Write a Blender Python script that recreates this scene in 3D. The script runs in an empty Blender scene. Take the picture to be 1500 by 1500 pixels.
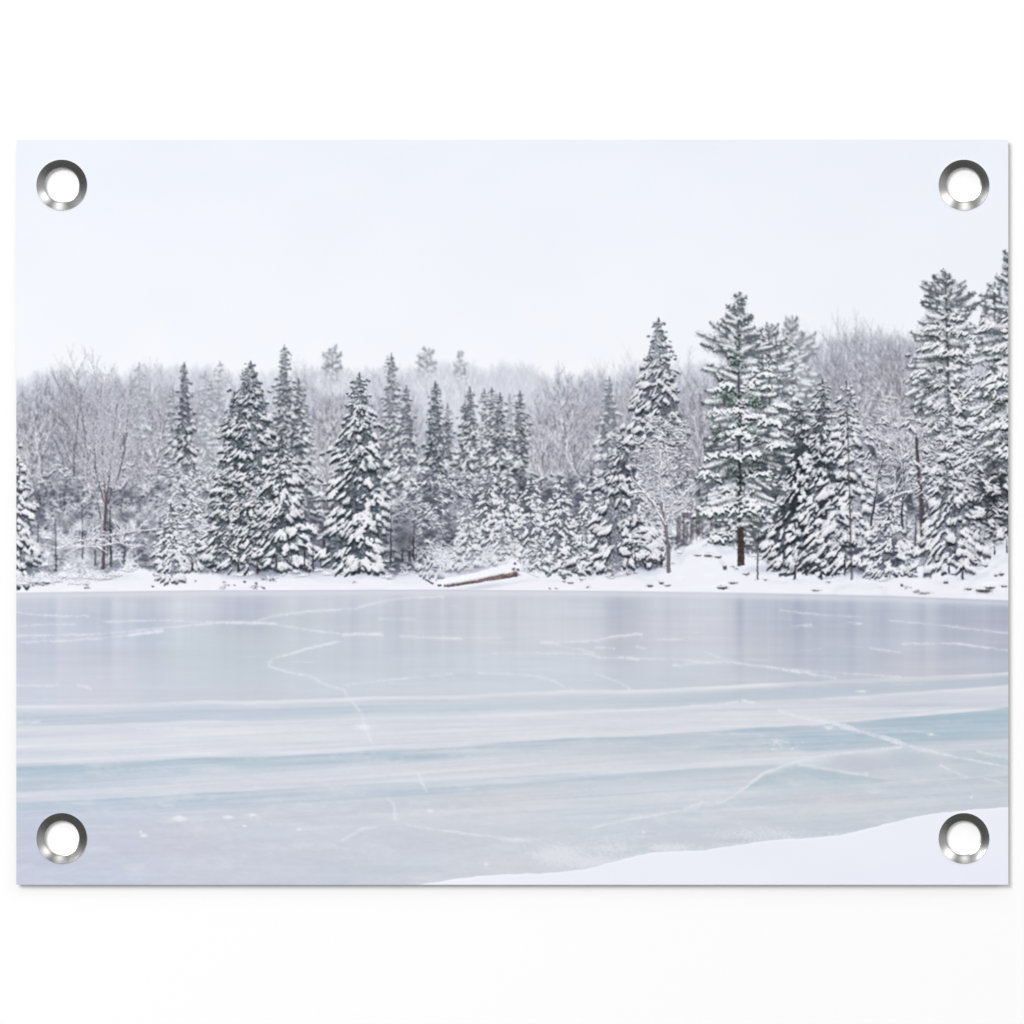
# A weather-proof poster with four steel eyelets on a white wall.
# Its printed winter lake picture is laid down as ink colours in code, then every
# inked motif becomes a mesh of its own on the sheet.
import math, random
import numpy as np

X0, Y0, W, H = 24, 205, 1453, 1091          # the sheet, in print dots
A = np.array

class Ink:
    def __init__(s):
        s.img = np.zeros((H, W, 3)); s.ids = np.zeros((H, W), np.int16)
        s.names = ['printed_sky']; s.labels = [None]
    def motif(s, name, label=None):
        s.names.append(name); s.labels.append(label); return len(s.names) - 1

K = Ink()
rng = np.random.default_rng(7)
HAZE = A([226., 229, 238])
def hz(c, h): return A(c, float) * (1 - h) + HAZE * h

def splat(x, y, c, w=1.0, gain=1.0, oid=None, thr=.35):
    """scatter fine ink points; coverage builds up to opaque"""
    x = np.asarray(x, float) - X0; y = np.asarray(y, float) - Y0
    c = np.broadcast_to(np.asarray(c, float), (x.size, 3)); w = np.broadcast_to(np.asarray(w, float), (x.size,))
    m = (x > 0) & (x < W - 1.01) & (y > 0) & (y < H - 1.01)
    if not m.any(): return
    x, y, c, w = x[m], y[m], c[m], w[m]
    ix = x.astype(int); iy = y.astype(int); fx = x - ix; fy = y - iy
    ax, ay = ix.min(), iy.min(); ww = ix.max() - ax + 2; hh = iy.max() - ay + 2
    acc = np.zeros((4, ww * hh))
    for dx, dy, k in ((0, 0, (1 - fx) * (1 - fy)), (1, 0, fx * (1 - fy)), (0, 1, (1 - fx) * fy), (1, 1, fx * fy)):
        i = (iy - ay + dy) * ww + ix - ax + dx; kw = k * w
        acc[0] += np.bincount(i, kw, ww * hh)
        for q in range(3): acc[q + 1] += np.bincount(i, kw * c[:, q], ww * hh)
    cov = acc[0].reshape(hh, ww); col = (acc[1:] / np.maximum(acc[0], 1e-9)).reshape(3, hh, ww).transpose(1, 2, 0)
    a = 1 - np.exp(-gain * cov)
    v = K.img[ay:ay + hh, ax:ax + ww]; v += (col - v) * a[..., None]
    if oid is not None: K.ids[ay:ay + hh, ax:ax + ww][a > thr] = oid

def smooth_noise(h, w, sy, sx, seed=0):
    r = np.random.default_rng(seed); gy, gx = int(h / sy) + 3, int(w / sx) + 3
    g = r.random((gy, gx)); y = np.arange(h) / sy; x = np.arange(w) / sx
    iy = y.astype(int); ix = x.astype(int); fy = y - iy; fx = x - ix
    fy = (fy * fy * (3 - 2 * fy))[:, None]; fx = (fx * fx * (3 - 2 * fx))[None]
    a = g[np.ix_(iy, ix)]; b = g[np.ix_(iy, ix + 1)]; c = g[np.ix_(iy + 1, ix)]; d = g[np.ix_(iy + 1, ix + 1)]
    return (a * (1 - fx) + b * fx) * (1 - fy) + (c * (1 - fx) + d * fx) * fy - .5

def blur(a, ry, rx):
    for ax, r in ((0, ry), (1, rx)):
        if r < 1: continue
        for _ in range(2):
            p = [(0, 0)] * a.ndim; p[ax] = (r + 1, r)
            s = np.cumsum(np.pad(a, p, mode='edge'), axis=ax); n = 2 * r + 1
            lo = [slice(None)] * a.ndim; hi = list(lo); lo[ax] = slice(0, -n); hi[ax] = slice(n, None)
            a = (s[tuple(hi)] - s[tuple(lo)]) / n
    return a

PX = np.arange(W) + X0
YY = (np.arange(H) + Y0)[:, None] * np.ones((1, W)); XX = np.ones((H, 1)) * PX[None]
def curve(pts, x=None):
    p = A(pts, float); return np.interp(PX if x is None else x, p[:, 0], p[:, 1])

def fill(mask, col, oid=None, thr=.5):
    K.img += (np.asarray(col, float) - K.img) * mask[..., None]
    if oid is not None: K.ids[mask > thr] = oid

# ---- strokes -------------------------------------------------------------
def draw_segs(segs, col, alpha=1.0, oid=None, dens=2.4, dx=0, dy=0, wmul=1.0, cvar=6):
    if not len(segs): return
    s = A(segs, float); L = np.hypot(s[:, 2] - s[:, 0], s[:, 3] - s[:, 1]); wd = np.maximum(s[:, 4] * wmul, .05)
    n = np.ceil(L * dens * np.maximum(1, wd)).astype(int) + 1
    i = np.repeat(np.arange(len(s)), n); t = rng.random(i.size)
    nx = -(s[i, 3] - s[i, 1]) / np.maximum(L[i], .01); ny = (s[i, 2] - s[i, 0]) / np.maximum(L[i], .01)
    o = (rng.random(i.size) - .5) * np.maximum(wd[i] - .6, 0)
    x = s[i, 0] + (s[i, 2] - s[i, 0]) * t + nx * o + dx; y = s[i, 1] + (s[i, 3] - s[i, 1]) * t + ny * o + dy
    c = np.asarray(col, float); c = c[i] if c.ndim == 2 else np.broadcast_to(c, (i.size, 3))
    c = c + rng.normal(0, cvar, (i.size, 1))
    splat(x, y, c, alpha * np.minimum(1, wd[i]) / 1.2, 1.0, oid)

def poly(pts, w0=1.5, w1=None, jit=.8, step=4):
    """a wandering polyline as segments"""
    w1 = w0 if w1 is None else w1; p = A(pts, float); out = []
    d = np.r_[0, np.cumsum(np.hypot(*np.diff(p, axis=0).T))]
    t = np.linspace(0, d[-1], max(2, int(d[-1] / step) + 1))
    x = np.interp(t, d, p[:, 0]); y = np.interp(t, d, p[:, 1])
    x = x + rng.normal(0, jit, x.size); y = y + rng.normal(0, jit * .5, y.size)
    for k in range(len(x) - 1):
        f = t[k] / max(d[-1], 1e-6); out.append((x[k], y[k], x[k + 1], y[k + 1], w0 + (w1 - w0) * f))
    return out

def branch(x, y, ang, L, w, depth, out, spread=.55, up=.12, kids=3, shrink=.62):
    """recursive bare limb; ang 90 degrees is up"""
    n = max(2, int(L / 7)); a = ang
    for k in range(n):
        a += random.gauss(0, .09); a += (math.pi / 2 - a) * up * .35
        x1 = x + math.cos(a) * L / n; y1 = y - math.sin(a) * L / n; ww = w * (1 - .55 * k / n)
        out.append((x, y, x1, y1, ww)); x, y = x1, y1
        if depth > 0 and k >= n * .2:
            for _ in range(1 if random.random() < .75 else 2):
                if random.random() < kids / n * 1.2:
                    sgn = random.choice((-1, 1))
                    branch(x, y, a + sgn * random.uniform(.25, spread * 1.5), L * shrink * random.uniform(.6, 1.1) * (1 - .4 * k / n), ww * .6, depth - 1, out, spread, up, kids, shrink)
    if depth > 0:
        for sgn in (-1, 1): branch(x, y, a + sgn * random.uniform(.1, spread), L * shrink * random.uniform(.6, 1), w * .42, depth - 1, out, spread, up, kids, shrink)

def bare_tree(x, ybase, ytop, lean=0, w=3, haze=.3, frost=.6, oid=None, spread=.5, depth=3, bark=(96, 92, 102), kids=3.5, up=.15, first=.55):
    out = []; Ht = ybase - ytop
    branch(x, ybase, math.pi / 2 + lean, Ht * first, w, depth, out, spread, up, kids, .6)
    s = A(out); thin = s[:, 4] < w * .42; hgt = (ybase - s[:, 1]) / max(Ht, 1)
    tw = s[thin]; fr = rng.random(len(tw)) < np.clip(1.25 - hgt[thin] * .85, .1, 1) * (frost + .15)
    draw_segs(tw, hz(A(bark) + 6, haze + .04), .7, oid)
    draw_segs(tw[fr], hz((238, 239, 247), haze * .3), frost, oid, dx=-.2, dy=-.75)
    th = s[~thin]
    draw_segs(th, hz(A(bark) - 8, haze * .8), 1.1, oid, wmul=1.1)
    draw_segs(th[th[:, 4] < w * .75], hz((236, 238, 246), haze * .3), frost * .7, oid, dx=-.5, dy=-.9, wmul=.6)

# ---- snow-laden conifers ---------------------------------------------------
def pad(x, y, rx, ry, tilt, snow, dark, n, under=1.0, oid=None, ragged=.35):
    """one bough end: needles hanging below a pad of snow"""
    nd = int(n * 1.1 * under)
    if nd > 2:
        u = rng.uniform(-1.05, 1.05, nd); v = rng.random(nd) ** .8
        px = x + u * rx; py = y + tilt * u * rx + v * ry * (1.9 - 1.1 * u * u) + rng.normal(0, ragged, nd)
        splat(px, py, dark + rng.normal(0, 9, (nd, 1)), 1, 1.0, oid)
    if snow > .02:
        ns = int(n * 1.25)
        r = np.sqrt(rng.random(ns)); th = rng.uniform(0, 2 * math.pi, ns)
        u = r * np.cos(th); v = r * np.sin(th)
        px = x + u * rx * .92 + rng.normal(0, ragged, ns); py = y + tilt * u * rx - ry * .25 + v * ry * .75 + .35 * ry * u * u + rng.normal(0, ragged, ns)
        keep = rng.random(ns) < snow * (1.15 - .3 * (v + 1) / 2)
        px, py, v = px[keep], py[keep], v[keep]
        k = np.clip((v + .1) * .75, 0, 1)[:, None]
        c = A([240., 242, 249]) * (1 - k) + A([176., 181, 199]) * k + rng.normal(0, 5, (px.size, 1))
        splat(px, py, dark_mix(c, dark), 1, 1.15, oid)
def dark_mix(c, dark):
    h = np.clip((np.mean(dark) - 70) / 200, 0, .8)          # far trees: snow and needles draw closer
    return c * (1 - h * .35) + HAZE * h * .35

def noise1(n, step, r):
    g = r.random(int(n / step) + 3); return np.interp(np.arange(n) / step, np.arange(g.size), g)

def fingers(cx, cy, dx, dy, l, th, rg, dark, snow_c, oid, shade=.9, drop=1.1, wsnow=1.0):
    """sprays of a bough: short drooping fingers, snow above, needles below. All arrays."""
    n = np.maximum(4, (l * th * 3.2)).astype(int); i = np.repeat(np.arange(len(cx)), n)
    for kind in (0, 1):
        t = rg.random(i.size); th_i = th[i] * (1 - .35 * t); r1 = np.clip(rg.normal(0, .42, i.size), -1, 1)
        px = cx[i] + rg.normal(0, .55, i.size) + dx[i] * l[i] * t - dy[i] * r1 * th_i; py = cy[i] + dy[i] * l[i] * t + dx[i] * r1 * th_i * np.sign(dx[i] + 1e-9) + .25 * l[i] * t * t
        if kind == 0:
            splat(px, py + th_i * drop, dark[i] + rg.normal(0, 6, (i.size, 1)), shade[i] if np.ndim(shade) else shade, .8, oid)
        else:
            off = (dx[i] * r1 * np.sign(dx[i] + 1e-9)) * .5 + .55 * t
            k = np.clip(off * .95 - .06, 0, 1)[:, None]
            c = snow_c[i] * (1 - k) + (snow_c[i] * .52 + dark[i] * .2 + 46) * k + rg.normal(0, 4, (i.size, 1))
            splat(px, py, c, wsnow[i] if np.ndim(wsnow) else wsnow, 1.25, oid)

def spruce(x, ytip, ybase, hw, snow=.6, haze=.0, oid=None, prof=.85, green=.3, lean=0, droop=.35, clump=1.0, ground=None, frost=None, cut=None, gap=.12, core=1.0, dark=1.0, rough=.32):
    rg = np.random.default_rng(int(x * 13 + ytip * 7)); Ht = ybase - ytip
    hw = hw * 1.1
    frost = snow * .62 if frost is None else frost
    nd = hz((A([56., 61, 72]) * (1 - green) + A([52., 66, 68]) * green) * dark, haze); fg = hz((172, 176, 190), haze * .8)
    xt = lambda y: x + lean * (ybase - y) / Ht
    if ground: draw_segs(poly([(xt(ytip), ytip), (x, ground)], .8, max(2, Ht / 52), .3), hz((66, 60, 64), haze), 1.2, oid, cvar=9)
    ed = [np.clip(1.26 - rough * noise1(Ht + 60, 7 + hw * .12, rg) ** 1.5 - .22 * noise1(Ht + 60, 3, rg) - .9 * rough * noise1(Ht + 60, Ht / 6, rg), .3, 1.25) for _ in (0, 1)]
    Rf = lambda y, side: (hw * np.clip((y - ytip) / Ht, 0, 1) ** prof + .8) * np.where(side > 0, ed[1][np.clip((y - ytip).astype(int), 0, len(ed[1]) - 1)], ed[0][np.clip((y - ytip).astype(int), 0, len(ed[0]) - 1)])
    # frosted needle mass, dark along the stem
    n = int(Ht * hw * 1.5 * core); t = rg.random(n) ** (1 / (prof + 1)); y = ytip + t * (Ht - 2); u = rg.uniform(-1, 1, n)
    u = np.sign(u) * np.abs(u) ** .9; R = Rf(y, u)
    gx = ((u * R) / 5).astype(int); gy = (y / 4).astype(int); h = np.sin(gx * 12.9898 + gy * 78.233 + x) * 43758.5453; h = h - np.floor(h)
    f = np.clip(frost * (.15 + .85 * np.abs(u) ** .8) * (.45 + .6 * t) + (h - .5) * .5 + rg.normal(0, .12, n), 0, 1)[:, None]
    py = y + np.abs(u) * R * droop * .5 + rg.normal(0, .6, n)
    ok = (py < ybase + 3) & ((py > cut[0]) & (py < cut[1]) if cut else True)
    splat((xt(y) + u * R * .96 + rg.normal(0, .6, n))[ok], py[ok], (nd * (1 - f) + fg * f)[ok], 1, .62, oid)
    # boughs, tip to base
    y = ytip + 3.0
    while y < ybase - 1:
        t = (y - ytip) / Ht; R = hw * t ** prof + .8;  size = np.clip(.72 + R / 20, .62, 2.1) * clump * (.9 + .25 * t)
        m = max(2, int(2.1 * R / (6.4 * size)))
        u = np.clip(np.linspace(-1, 1, m) + rg.normal(0, .8 / m + .04, m), -1, 1); keep = rg.random(m) > gap + .25 * (1 - min(1, snow + .25)); u = u[keep]
        step = (3.0 + R * .15) * clump ** .5 * rg.uniform(.75, 1.3)
        if u.size and not (cut and not cut[0] < y < cut[1]):
            yy = y + rg.normal(0, step * .28, u.size); Ri = Rf(yy, u) * rg.uniform(.82, 1.1, u.size) * (1 - .4 * max(0, (t - .88) / .12))
            k = rg.integers(2, 6, u.size); i = np.repeat(np.arange(u.size), k); sz = size * rg.uniform(.6, 1.4, i.size)
            cy = np.minimum(yy + np.abs(u) ** 1.3 * Ri * droop * .75, ybase - 1)[i] + rg.normal(0, 1.1, i.size) * size; cx = xt(yy[i]) + u[i] * Ri[i] * .9 + rg.normal(0, 3.1, i.size) * size
            an = np.arctan2(.45 + .75 * (1 - np.abs(u[i])) + rg.normal(0, .25, i.size), np.sign(u[i]) * (.25 + np.abs(u[i])) + rg.normal(0, .25, i.size))
            L = sz * rg.uniform(1.6, 4.8, i.size); th = sz * rg.uniform(1.1, 2.3, i.size)
            sn = np.clip(1.12 * snow * (.45 + .8 * min(1, t * 1.4)) * (rg.uniform(.35, 1.5, u.size)[i] * rg.uniform(.8, 1.15, i.size)) * (.78 + .3 * np.abs(u[i])), 0, 1.1)
            sc = hz((242, 243, 250), haze * .8)[None] * np.ones((i.size, 1)) * rg.uniform(.9, 1.0, (i.size, 1)); dk = (nd * (1 - frost * .35 * np.abs(u[i])[:, None]) + fg * frost * .35 * np.abs(u[i])[:, None]) * rg.uniform(.8, 1.1, (i.size, 1))
            fingers(cx, cy, np.cos(an), np.sin(an) * .7, L, th, rg, dk, sc, oid, .8 * (1.1 - frost * .35), 1.15, sn)
        y += step
    draw_segs([(xt(ytip), ytip - 2, xt(ytip + 6), ytip + 6, 1.4)], nd, .8, oid)

def pine(x, ytip, ybase, boughs, haze=0, oid=None, green=.5, tw=6, lean=0, seed=1, fillr=1.0, dk=1.0):
    """white pine: brush-like limbs, ascending at the top, slabs of snow lower down. boughs: (y, reach left, reach right, rise, snow)"""
    rg = np.random.default_rng(seed); Ht = ybase - ytip
    xt = lambda y: x + lean * (ybase - y) / Ht
    nd = hz((A([56., 60, 68]) * (1 - green) + A([54., 68, 64]) * green) * dk, haze); fg = hz((168, 173, 184), haze * .8); white = hz((243, 244, 250), haze * .8)
    b = A(boughs, float)
    draw_segs(poly([(xt(ytip), ytip), (x, ybase)], 1, tw * .8, .5), hz((70, 66, 70), haze), 1.2, oid, cvar=10)
    # shaded inside of the crown
    n = int(Ht * 60 * fillr); y = rg.uniform(b[0, 0], b[-1, 0] + 8, n); u = rg.uniform(-1, 1, n)
    R = np.where(u < 0, np.interp(y, b[:, 0], b[:, 1]), np.interp(y, b[:, 0], b[:, 2])) * .66
    gx = ((u * R) / 6).astype(int); gy = (y / 5).astype(int); h = np.sin(gx * 12.9898 + gy * 78.233 + x) * 43758.5453; h = h - np.floor(h)
    f = np.clip(.35 * np.abs(u) + (h - .5) * .9 + rg.normal(0, .12, n), 0, 1)[:, None]
    splat(xt(y) + u * R + rg.normal(0, 2, n), y + rg.normal(0, 2, n), nd * (1 - f) + fg * f, (h > .22) * 1.0, .55, oid)
    for q in range(len(b)):
        y, rl, rr, rise, snow = b[q]
        for sgn, reach in ((-1, rl * rg.uniform(.72, 1.16)), (1, rr * rg.uniform(.72, 1.16))):
            for k in range(int(3 + reach / 12)):
                R = reach * (rg.uniform(.25, 1.0) if k > 1 else rg.uniform(.85, 1.08)); yy = y + rg.uniform(-12, 12); an = rise + rg.normal(0, .15 + .16 * (R < reach * .8))
                n = int(R * 13) + 20; t = rg.uniform(.12 if k > 1 else .3, 1, n); bend = .18 * R * (t ** 2 - t)
                px = xt(yy) + sgn * R * t; py = yy - an * R * t - bend
                fat = rg.uniform(1.0, 1.75); w = (1.4 + 2.6 * np.sin(np.pi * np.clip(t, 0, .97) ** .8)) * (.8 + .012 * R) * fat
                a1 = nd * rg.uniform(.8, 1.2); f = np.clip(rg.normal(.30, .2, n) + .25 * t - .2 * (green > .6), 0, 1)[:, None]
                splat(px + rg.normal(0, .7, n) * w, py + rg.normal(0, .62, n) * w + .6, a1 * (1 - f) + fg * f, 1, .42, oid)
                # frosted needle tips, pointing outward and up
                m = int(R * 1.1) + 6; t2 = rg.uniform(.35, 1, m); a2 = math.atan2(an + .3, sgn) + rg.normal(0, .6, m); l2 = rg.uniform(2, 5.5, m)
                bx = xt(yy) + sgn * R * t2; by = yy - an * R * t2 - .18 * R * (t2 ** 2 - t2)
                s = np.stack([bx, by, bx + np.cos(a2) * l2, by - np.sin(a2) * l2, np.full(m, 1.0)], 1); draw_segs(s, a1 * .7 + fg * .3, .7, oid, cvar=8)
                # snow lies on the upper side in patches
                pr = noise1(60, 7, rg); t3 = rg.uniform(.15, 1, int(n * 1.6)); on = pr[(t3 * 50).astype(int)] < .25 + snow * .75; t3 = t3[on]
                w3 = (1.4 + 2.6 * np.sin(np.pi * np.clip(t3, 0, .97) ** .8)) * (.8 + .012 * R) * fat; v = rg.normal(0, .4, t3.size)
                kk = np.clip(.25 + v * .8, 0, 1)[:, None]; c = white * (1 - kk) + (white * .55 + a1 * .3 + 20) * kk + rg.normal(0, 4, (t3.size, 1))
                splat(xt(yy) + sgn * R * t3 + rg.normal(0, .8, t3.size), yy - an * R * t3 - .18 * R * (t3 ** 2 - t3) - w3 * .55 + v * w3 * (.5 + .5 * snow), c, .2 + .6 * snow, .75, oid)
        # boughs that point at the viewer
        for k in range(int((rl + rr) / 16)):
            cx = xt(y) + rg.uniform(-.5 * rl, .5 * rr); cy = y + rg.uniform(-8, 10); m = rg.integers(3, 6)
            an = rg.uniform(.2, math.pi - .2, m); L = rg.uniform(4, 8, m)
            fingers(np.full(m, cx) + rg.normal(0, 3, m), np.full(m, cy) + rg.normal(0, 1.5, m), np.cos(an), np.sin(an) * .55, L, rg.uniform(1.4, 2.8, m), rg, np.tile(nd * rg.uniform(.75, 1.05), (m, 1)), np.tile(white, (m, 1)), oid, .9, 1.6, np.clip(snow * rg.uniform(.2, 1.4), 0, 1) * np.ones(m))

def bush(x, y, w, h, n=40, frost=.8, oid=None, haze=.1, dark=(110, 112, 124)):
    segs = []
    for _ in range(n):
        a = rng.normal(0, .75); l = h * rng.uniform(.4, 1.05); bx = x + rng.normal(0, w * .28)
        px, py = bx, y
        for k in range(5):
            nx = px + math.sin(a) * l / 5; ny = py - math.cos(a) * l / 5 * (1 - .12 * k); segs.append((px, py, nx, ny, 1.1 - .1 * k)); px, py = nx, ny; a += rng.normal(.12 * np.sign(a), .25)
    draw_segs(segs, hz(dark, haze), .55, oid); draw_segs(segs, (232, 234, 243), frost, oid, dx=-.2, dy=-.8, wmul=1.1)

def tufts(n, xr, yr, size=(3, 8), snow=.8, dark=(95, 98, 110), oid=None, bright=1.0):
    """loose snow-laden sprays of undergrowth"""
    rg = rng; m = 12
    for lo in range(0, n, 40):
        q = min(40, n - lo); cx = rg.uniform(*xr, q); cy = rg.uniform(*yr, q); k = rg.integers(2, 6, q); i = np.repeat(np.arange(q), k)
        L = rg.uniform(*size, q)[i] * rg.uniform(.6, 1.2, i.size); side = rg.choice((-1, 1), q)[i]
        an = rg.normal(.5, .4, i.size)
        fingers(cx[i] + rg.normal(0, 3, i.size), cy[i] + rg.normal(0, 2.5, i.size), np.cos(an) * side, np.sin(an) * .7, L, L * rg.uniform(.18, .4, i.size), rg,
                A(dark, float)[None] * rg.uniform(.75, 1.15, (i.size, 1)), A([240., 241, 249])[None] * rg.uniform(.9, 1, (i.size, 1)) * bright, oid, .8, 1.3, snow * rg.uniform(.4, 1.2, i.size))

def far_scribble(n, xr, ytop_fn, depth, cols, ln=(6, 22), alpha=.5, lean=.35):
    x = rng.uniform(xr[0], xr[1], n); top = ytop_fn(x); y = top + rng.random(n) ** 1.2 * depth + rng.normal(0, 3, n)
    a = rng.normal(0, lean, n); l = rng.uniform(*ln, n)
    c = A(cols, float)[rng.integers(0, len(cols), n)]
    s = np.stack([x, y + l, x + np.sin(a) * l, y, np.full(n, .8)], 1)
    draw_segs(s, c, alpha)

def soften(n=1, rows=None):
    v = K.img if rows is None else K.img[rows]
    for _ in range(n):
        for ax in (0, 1):
            p = np.pad(v, [(1, 1) if q == ax else (0, 0) for q in range(3)], mode='edge')
            v = (np.take(p, range(0, v.shape[ax]), ax) + 2 * v + np.take(p, range(2, v.shape[ax] + 2), ax)) / 4
    if rows is None: K.img[:] = v
    else: K.img[rows] = v

def paint():
    random.seed(11)
    # ---------------- sky
    g = np.clip((YY - 205) / 340, 0, 1)
    c = A([238., 242, 251]) * (1 - g[..., None]) + A([245., 247, 253]) * g[..., None]
    K.img[:] = c + (smooth_noise(H, W, 60, 110, 1) * 2.2)[..., None] + (smooth_noise(H, W, 26, 34, 2) * 1.6)[..., None] * A([1, .4, -.3])
    # ---------------- far frosted woods on the hill
    wood = K.motif('printed_woodland', 'pale frosted bare woodland printed behind the evergreens')
    sky_pts = [(20, 548), (60, 546), (90, 540), (110, 538), (150, 552), (175, 548), (200, 536), (250, 530), (300, 534), (330, 543), (360, 548), (400, 541), (440, 541), (480, 536), (520, 540), (560, 532), (600, 540), (640, 530), (680, 526), (700, 531), (740, 528), (775, 530), (800, 548), (830, 545), (870, 540), (900, 548), (930, 530), (970, 540), (1010, 530), (1060, 540), (1130, 520), (1200, 498), (1240, 490), (1280, 482), (1310, 484), (1345, 500), (1400, 540), (1480, 520)]
    sk = curve(sky_pts)[None] + (smooth_noise(1, W, 1, 9, 5) * 12 + smooth_noise(1, W, 1, 3.2, 6) * 7)
    m = np.clip((YY - sk) / 16, 0, 1) * .92 * (YY < 880)
    # tone sinks towards the shore
    d = np.clip((YY - sk) / 190, 0, 1) ** .8
    mist = np.exp(-((XX - 690) / 120) ** 2) * np.clip((690 - YY) / 60, 0, 1); d = (d * (1 - .75 * mist))[..., None]
    tone = A([213., 217, 228]) * (1 - d) + A([150., 155, 173]) * d
    fill(m, tone, wood)
    sf = lambda x: np.interp(x, PX, sk[0])
    far_scribble(9000, (20, 1480), sf, 90, [(205, 206, 217), (214, 215, 224), (228, 230, 238), (198, 198, 209)], (6, 20), .38)
    # mid woods: brownish twig tops, then fine trunks
    mid = lambda x: np.interp(x, [20, 100, 200, 300, 420, 500, 600, 640, 770, 830, 900, 1000, 1100, 1200, 1260, 1330, 1480], [572, 560, 560, 570, 572, 562, 590, 640, 640, 560, 556, 545, 560, 505, 490, 500, 560])
    mm = np.clip((YY - mid(PX)[None] - smooth_noise(1, W, 1, 14, 8) * 34) / 40, 0, 1) * .5 * (YY < 880)
    fill(mm, (180, 184, 199))
    far_scribble(12000, (20, 1480), mid, 190, [(160, 163, 180), (174, 177, 193), (222, 225, 235), (146, 149, 166), (234, 236, 245)], (7, 26), .42, .3)
    # darker thickets low down between the trunks
    n1 = smooth_noise(H, W, 24, 20, 21) + .6 * smooth_noise(H, W, 9, 8, 22)
    low = np.clip((YY - 690) / 90, 0, 1) * np.clip((846 - YY) / 16, 0, 1)
    fill(np.clip(low * (.38 + .6 * n1), 0, .85), (128, 131, 146))
    for x, y, rx, ry, a, col in [(325, 760, 22, 60, .6, (92, 95, 108)), (100, 740, 40, 50, .45, (112, 116, 132)), (213, 800, 18, 22, .8, (78, 80, 92)), (225, 720, 14, 26, .6, (90, 94, 106)),
                            (455, 750, 28, 50, .7, (88, 91, 104)), (590, 775, 30, 46, .75, (82, 85, 97)), (660, 740, 22, 60, .55, (98, 102, 116)), (730, 700, 40, 40, .45, (105, 108, 122)), (800, 745, 25, 40, .5, (100, 104, 118)),
                            (930, 760, 40, 60, .6, (85, 88, 102)), (1015, 740, 34, 66, .75, (92, 92, 104)), (1140, 700, 40, 60, .9, (66, 72, 80)), (1190, 740, 40, 80, .8, (72, 76, 86)), (1285, 690, 30, 40, .75, (92, 95, 106)),
                            (1330, 720, 26, 60, .8, (80, 83, 94)), (1445, 740, 50, 60, .9, (62, 64, 72)), (1110, 770, 30, 30, .6, (90, 92, 104)), (870, 720, 22, 40, .4, (110, 113, 126))]:
        e = np.exp(-(((XX - x) / rx) ** 2 + ((YY - y) / ry) ** 2)) * a * (1 + .9 * n1) * (YY < 842)
        fill(np.clip(e, 0, 1), col)
    # bare frosted trees through the wood, far to near
    for i in range(150):
        x = rng.uniform(24, 1477)
        if 630 < x < 780 and rng.random() < .75: continue
        top = float(mid(x)) + rng.uniform(-22, 60); h = rng.uniform(.25, .5) if i < 90 else rng.uniform(.05, .28)
        bare_tree(x, rng.uniform(720, 820), top, rng.normal(0, .05), rng.uniform(1.2, 2.2), h, rng.uniform(.45, .8), wood, rng.uniform(.3, .55), 3, kids=3.2, up=.3)
    soften(1, slice(300, 680))
    zones = [(24, 262, 62), (285, 330, 9), (385, 410, 4), (440, 520, 24), (545, 630, 18), (770, 960, 52), (985, 1060, 26), (1195, 1345, 46), (1400, 1440, 8)]
    for pas in range(2):
        for xa, xb, nn in zones:
            for x in np.linspace(xa, xb, max(2, nn // 2)) + rng.normal(0, 4, max(2, nn // 2)):
                top = float(mid(x)) + (rng.uniform(-22, 30) if pas == 0 else rng.uniform(20, 120)); hh = rng.uniform(.12, .36) if pas == 0 else rng.uniform(0, .18)
                bare_tree(x, rng.uniform(720, 815), top, rng.normal(0, .06), rng.uniform(2.0, 3.4), hh, rng.uniform(.4, .9), wood, rng.uniform(.35, .6), 3, bark=(86, 87, 100), kids=rng.uniform(2.6, 4.2), up=.2)
    for x, b, t, l in [(48, 800, 575, 0), (72, 790, 590, .05), (128, 800, 580, -.04), (186, 800, 560, .06), (216, 790, 585, 0), (300, 800, 590, .02), (455, 790, 575, -.04), (474, 800, 556, .03), (497, 780, 570, 0), (560, 800, 620, .05), (612, 790, 650, -.05), (792, 770, 600, .06), (812, 780, 575, -.05), (838, 790, 552, .02), (862, 790, 548, 0), (880, 770, 590, .04), (908, 720, 545, -.03), (1000, 770, 545, .03), (1022, 770, 520, 0), (1040, 770, 560, -.06), (1215, 740, 520, .0), (1236, 740, 500, .04), (1262, 760, 496, -.05), (1312, 750, 488, .05), (1334, 740, 505, -.02)]:
        bare_tree(x, b, t, l, rng.uniform(3.4, 4.6), rng.uniform(0, .12), .9, wood, rng.uniform(.4, .6), 3, bark=(84, 84, 96), kids=rng.uniform(2.6, 3.4), up=.16)
    # the bright bare trees that show by themselves
    nb = 'printed_bare_tree'
    bt = lambda lab, *a, **k: bare_tree(*a, oid=K.motif(nb, lab), **k)
    bt('thin bare tree rising above the pale woods at the far left', 109, 700, 518, .0, 2.6, .12, .45, spread=.5, depth=3, kids=4, bark=(96, 93, 102))
    bt('wide bare tree with clustered trunks right of the woodland gap', 1292, 760, 478, -.06, 3.6, .1, .5, spread=.45, depth=4, kids=4, bark=(96, 94, 104), up=.3)
    for x, t, b, l, h in [(60, 580, 800, .02, .2), (205, 600, 800, -.05, .25), (468, 560, 790, 0, .25), (487, 550, 780, .03, .25), (835, 550, 780, .03, .2), (858, 545, 760, 0, .15), (800, 600, 760, .1, .2), (1015, 520, 760, -.05, .2), (1030, 540, 780, .06, .2), (925, 535, 720, 0, .3), (300, 600, 790, -.02, .2), (1250, 505, 740, .05, .25), (1320, 500, 720, .0, .25), (560, 600, 800, 0, .2)]:
        bare_tree(x, b, t, l, 2.6, h, .65, wood, .45, 3, kids=4, up=.25)
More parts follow.
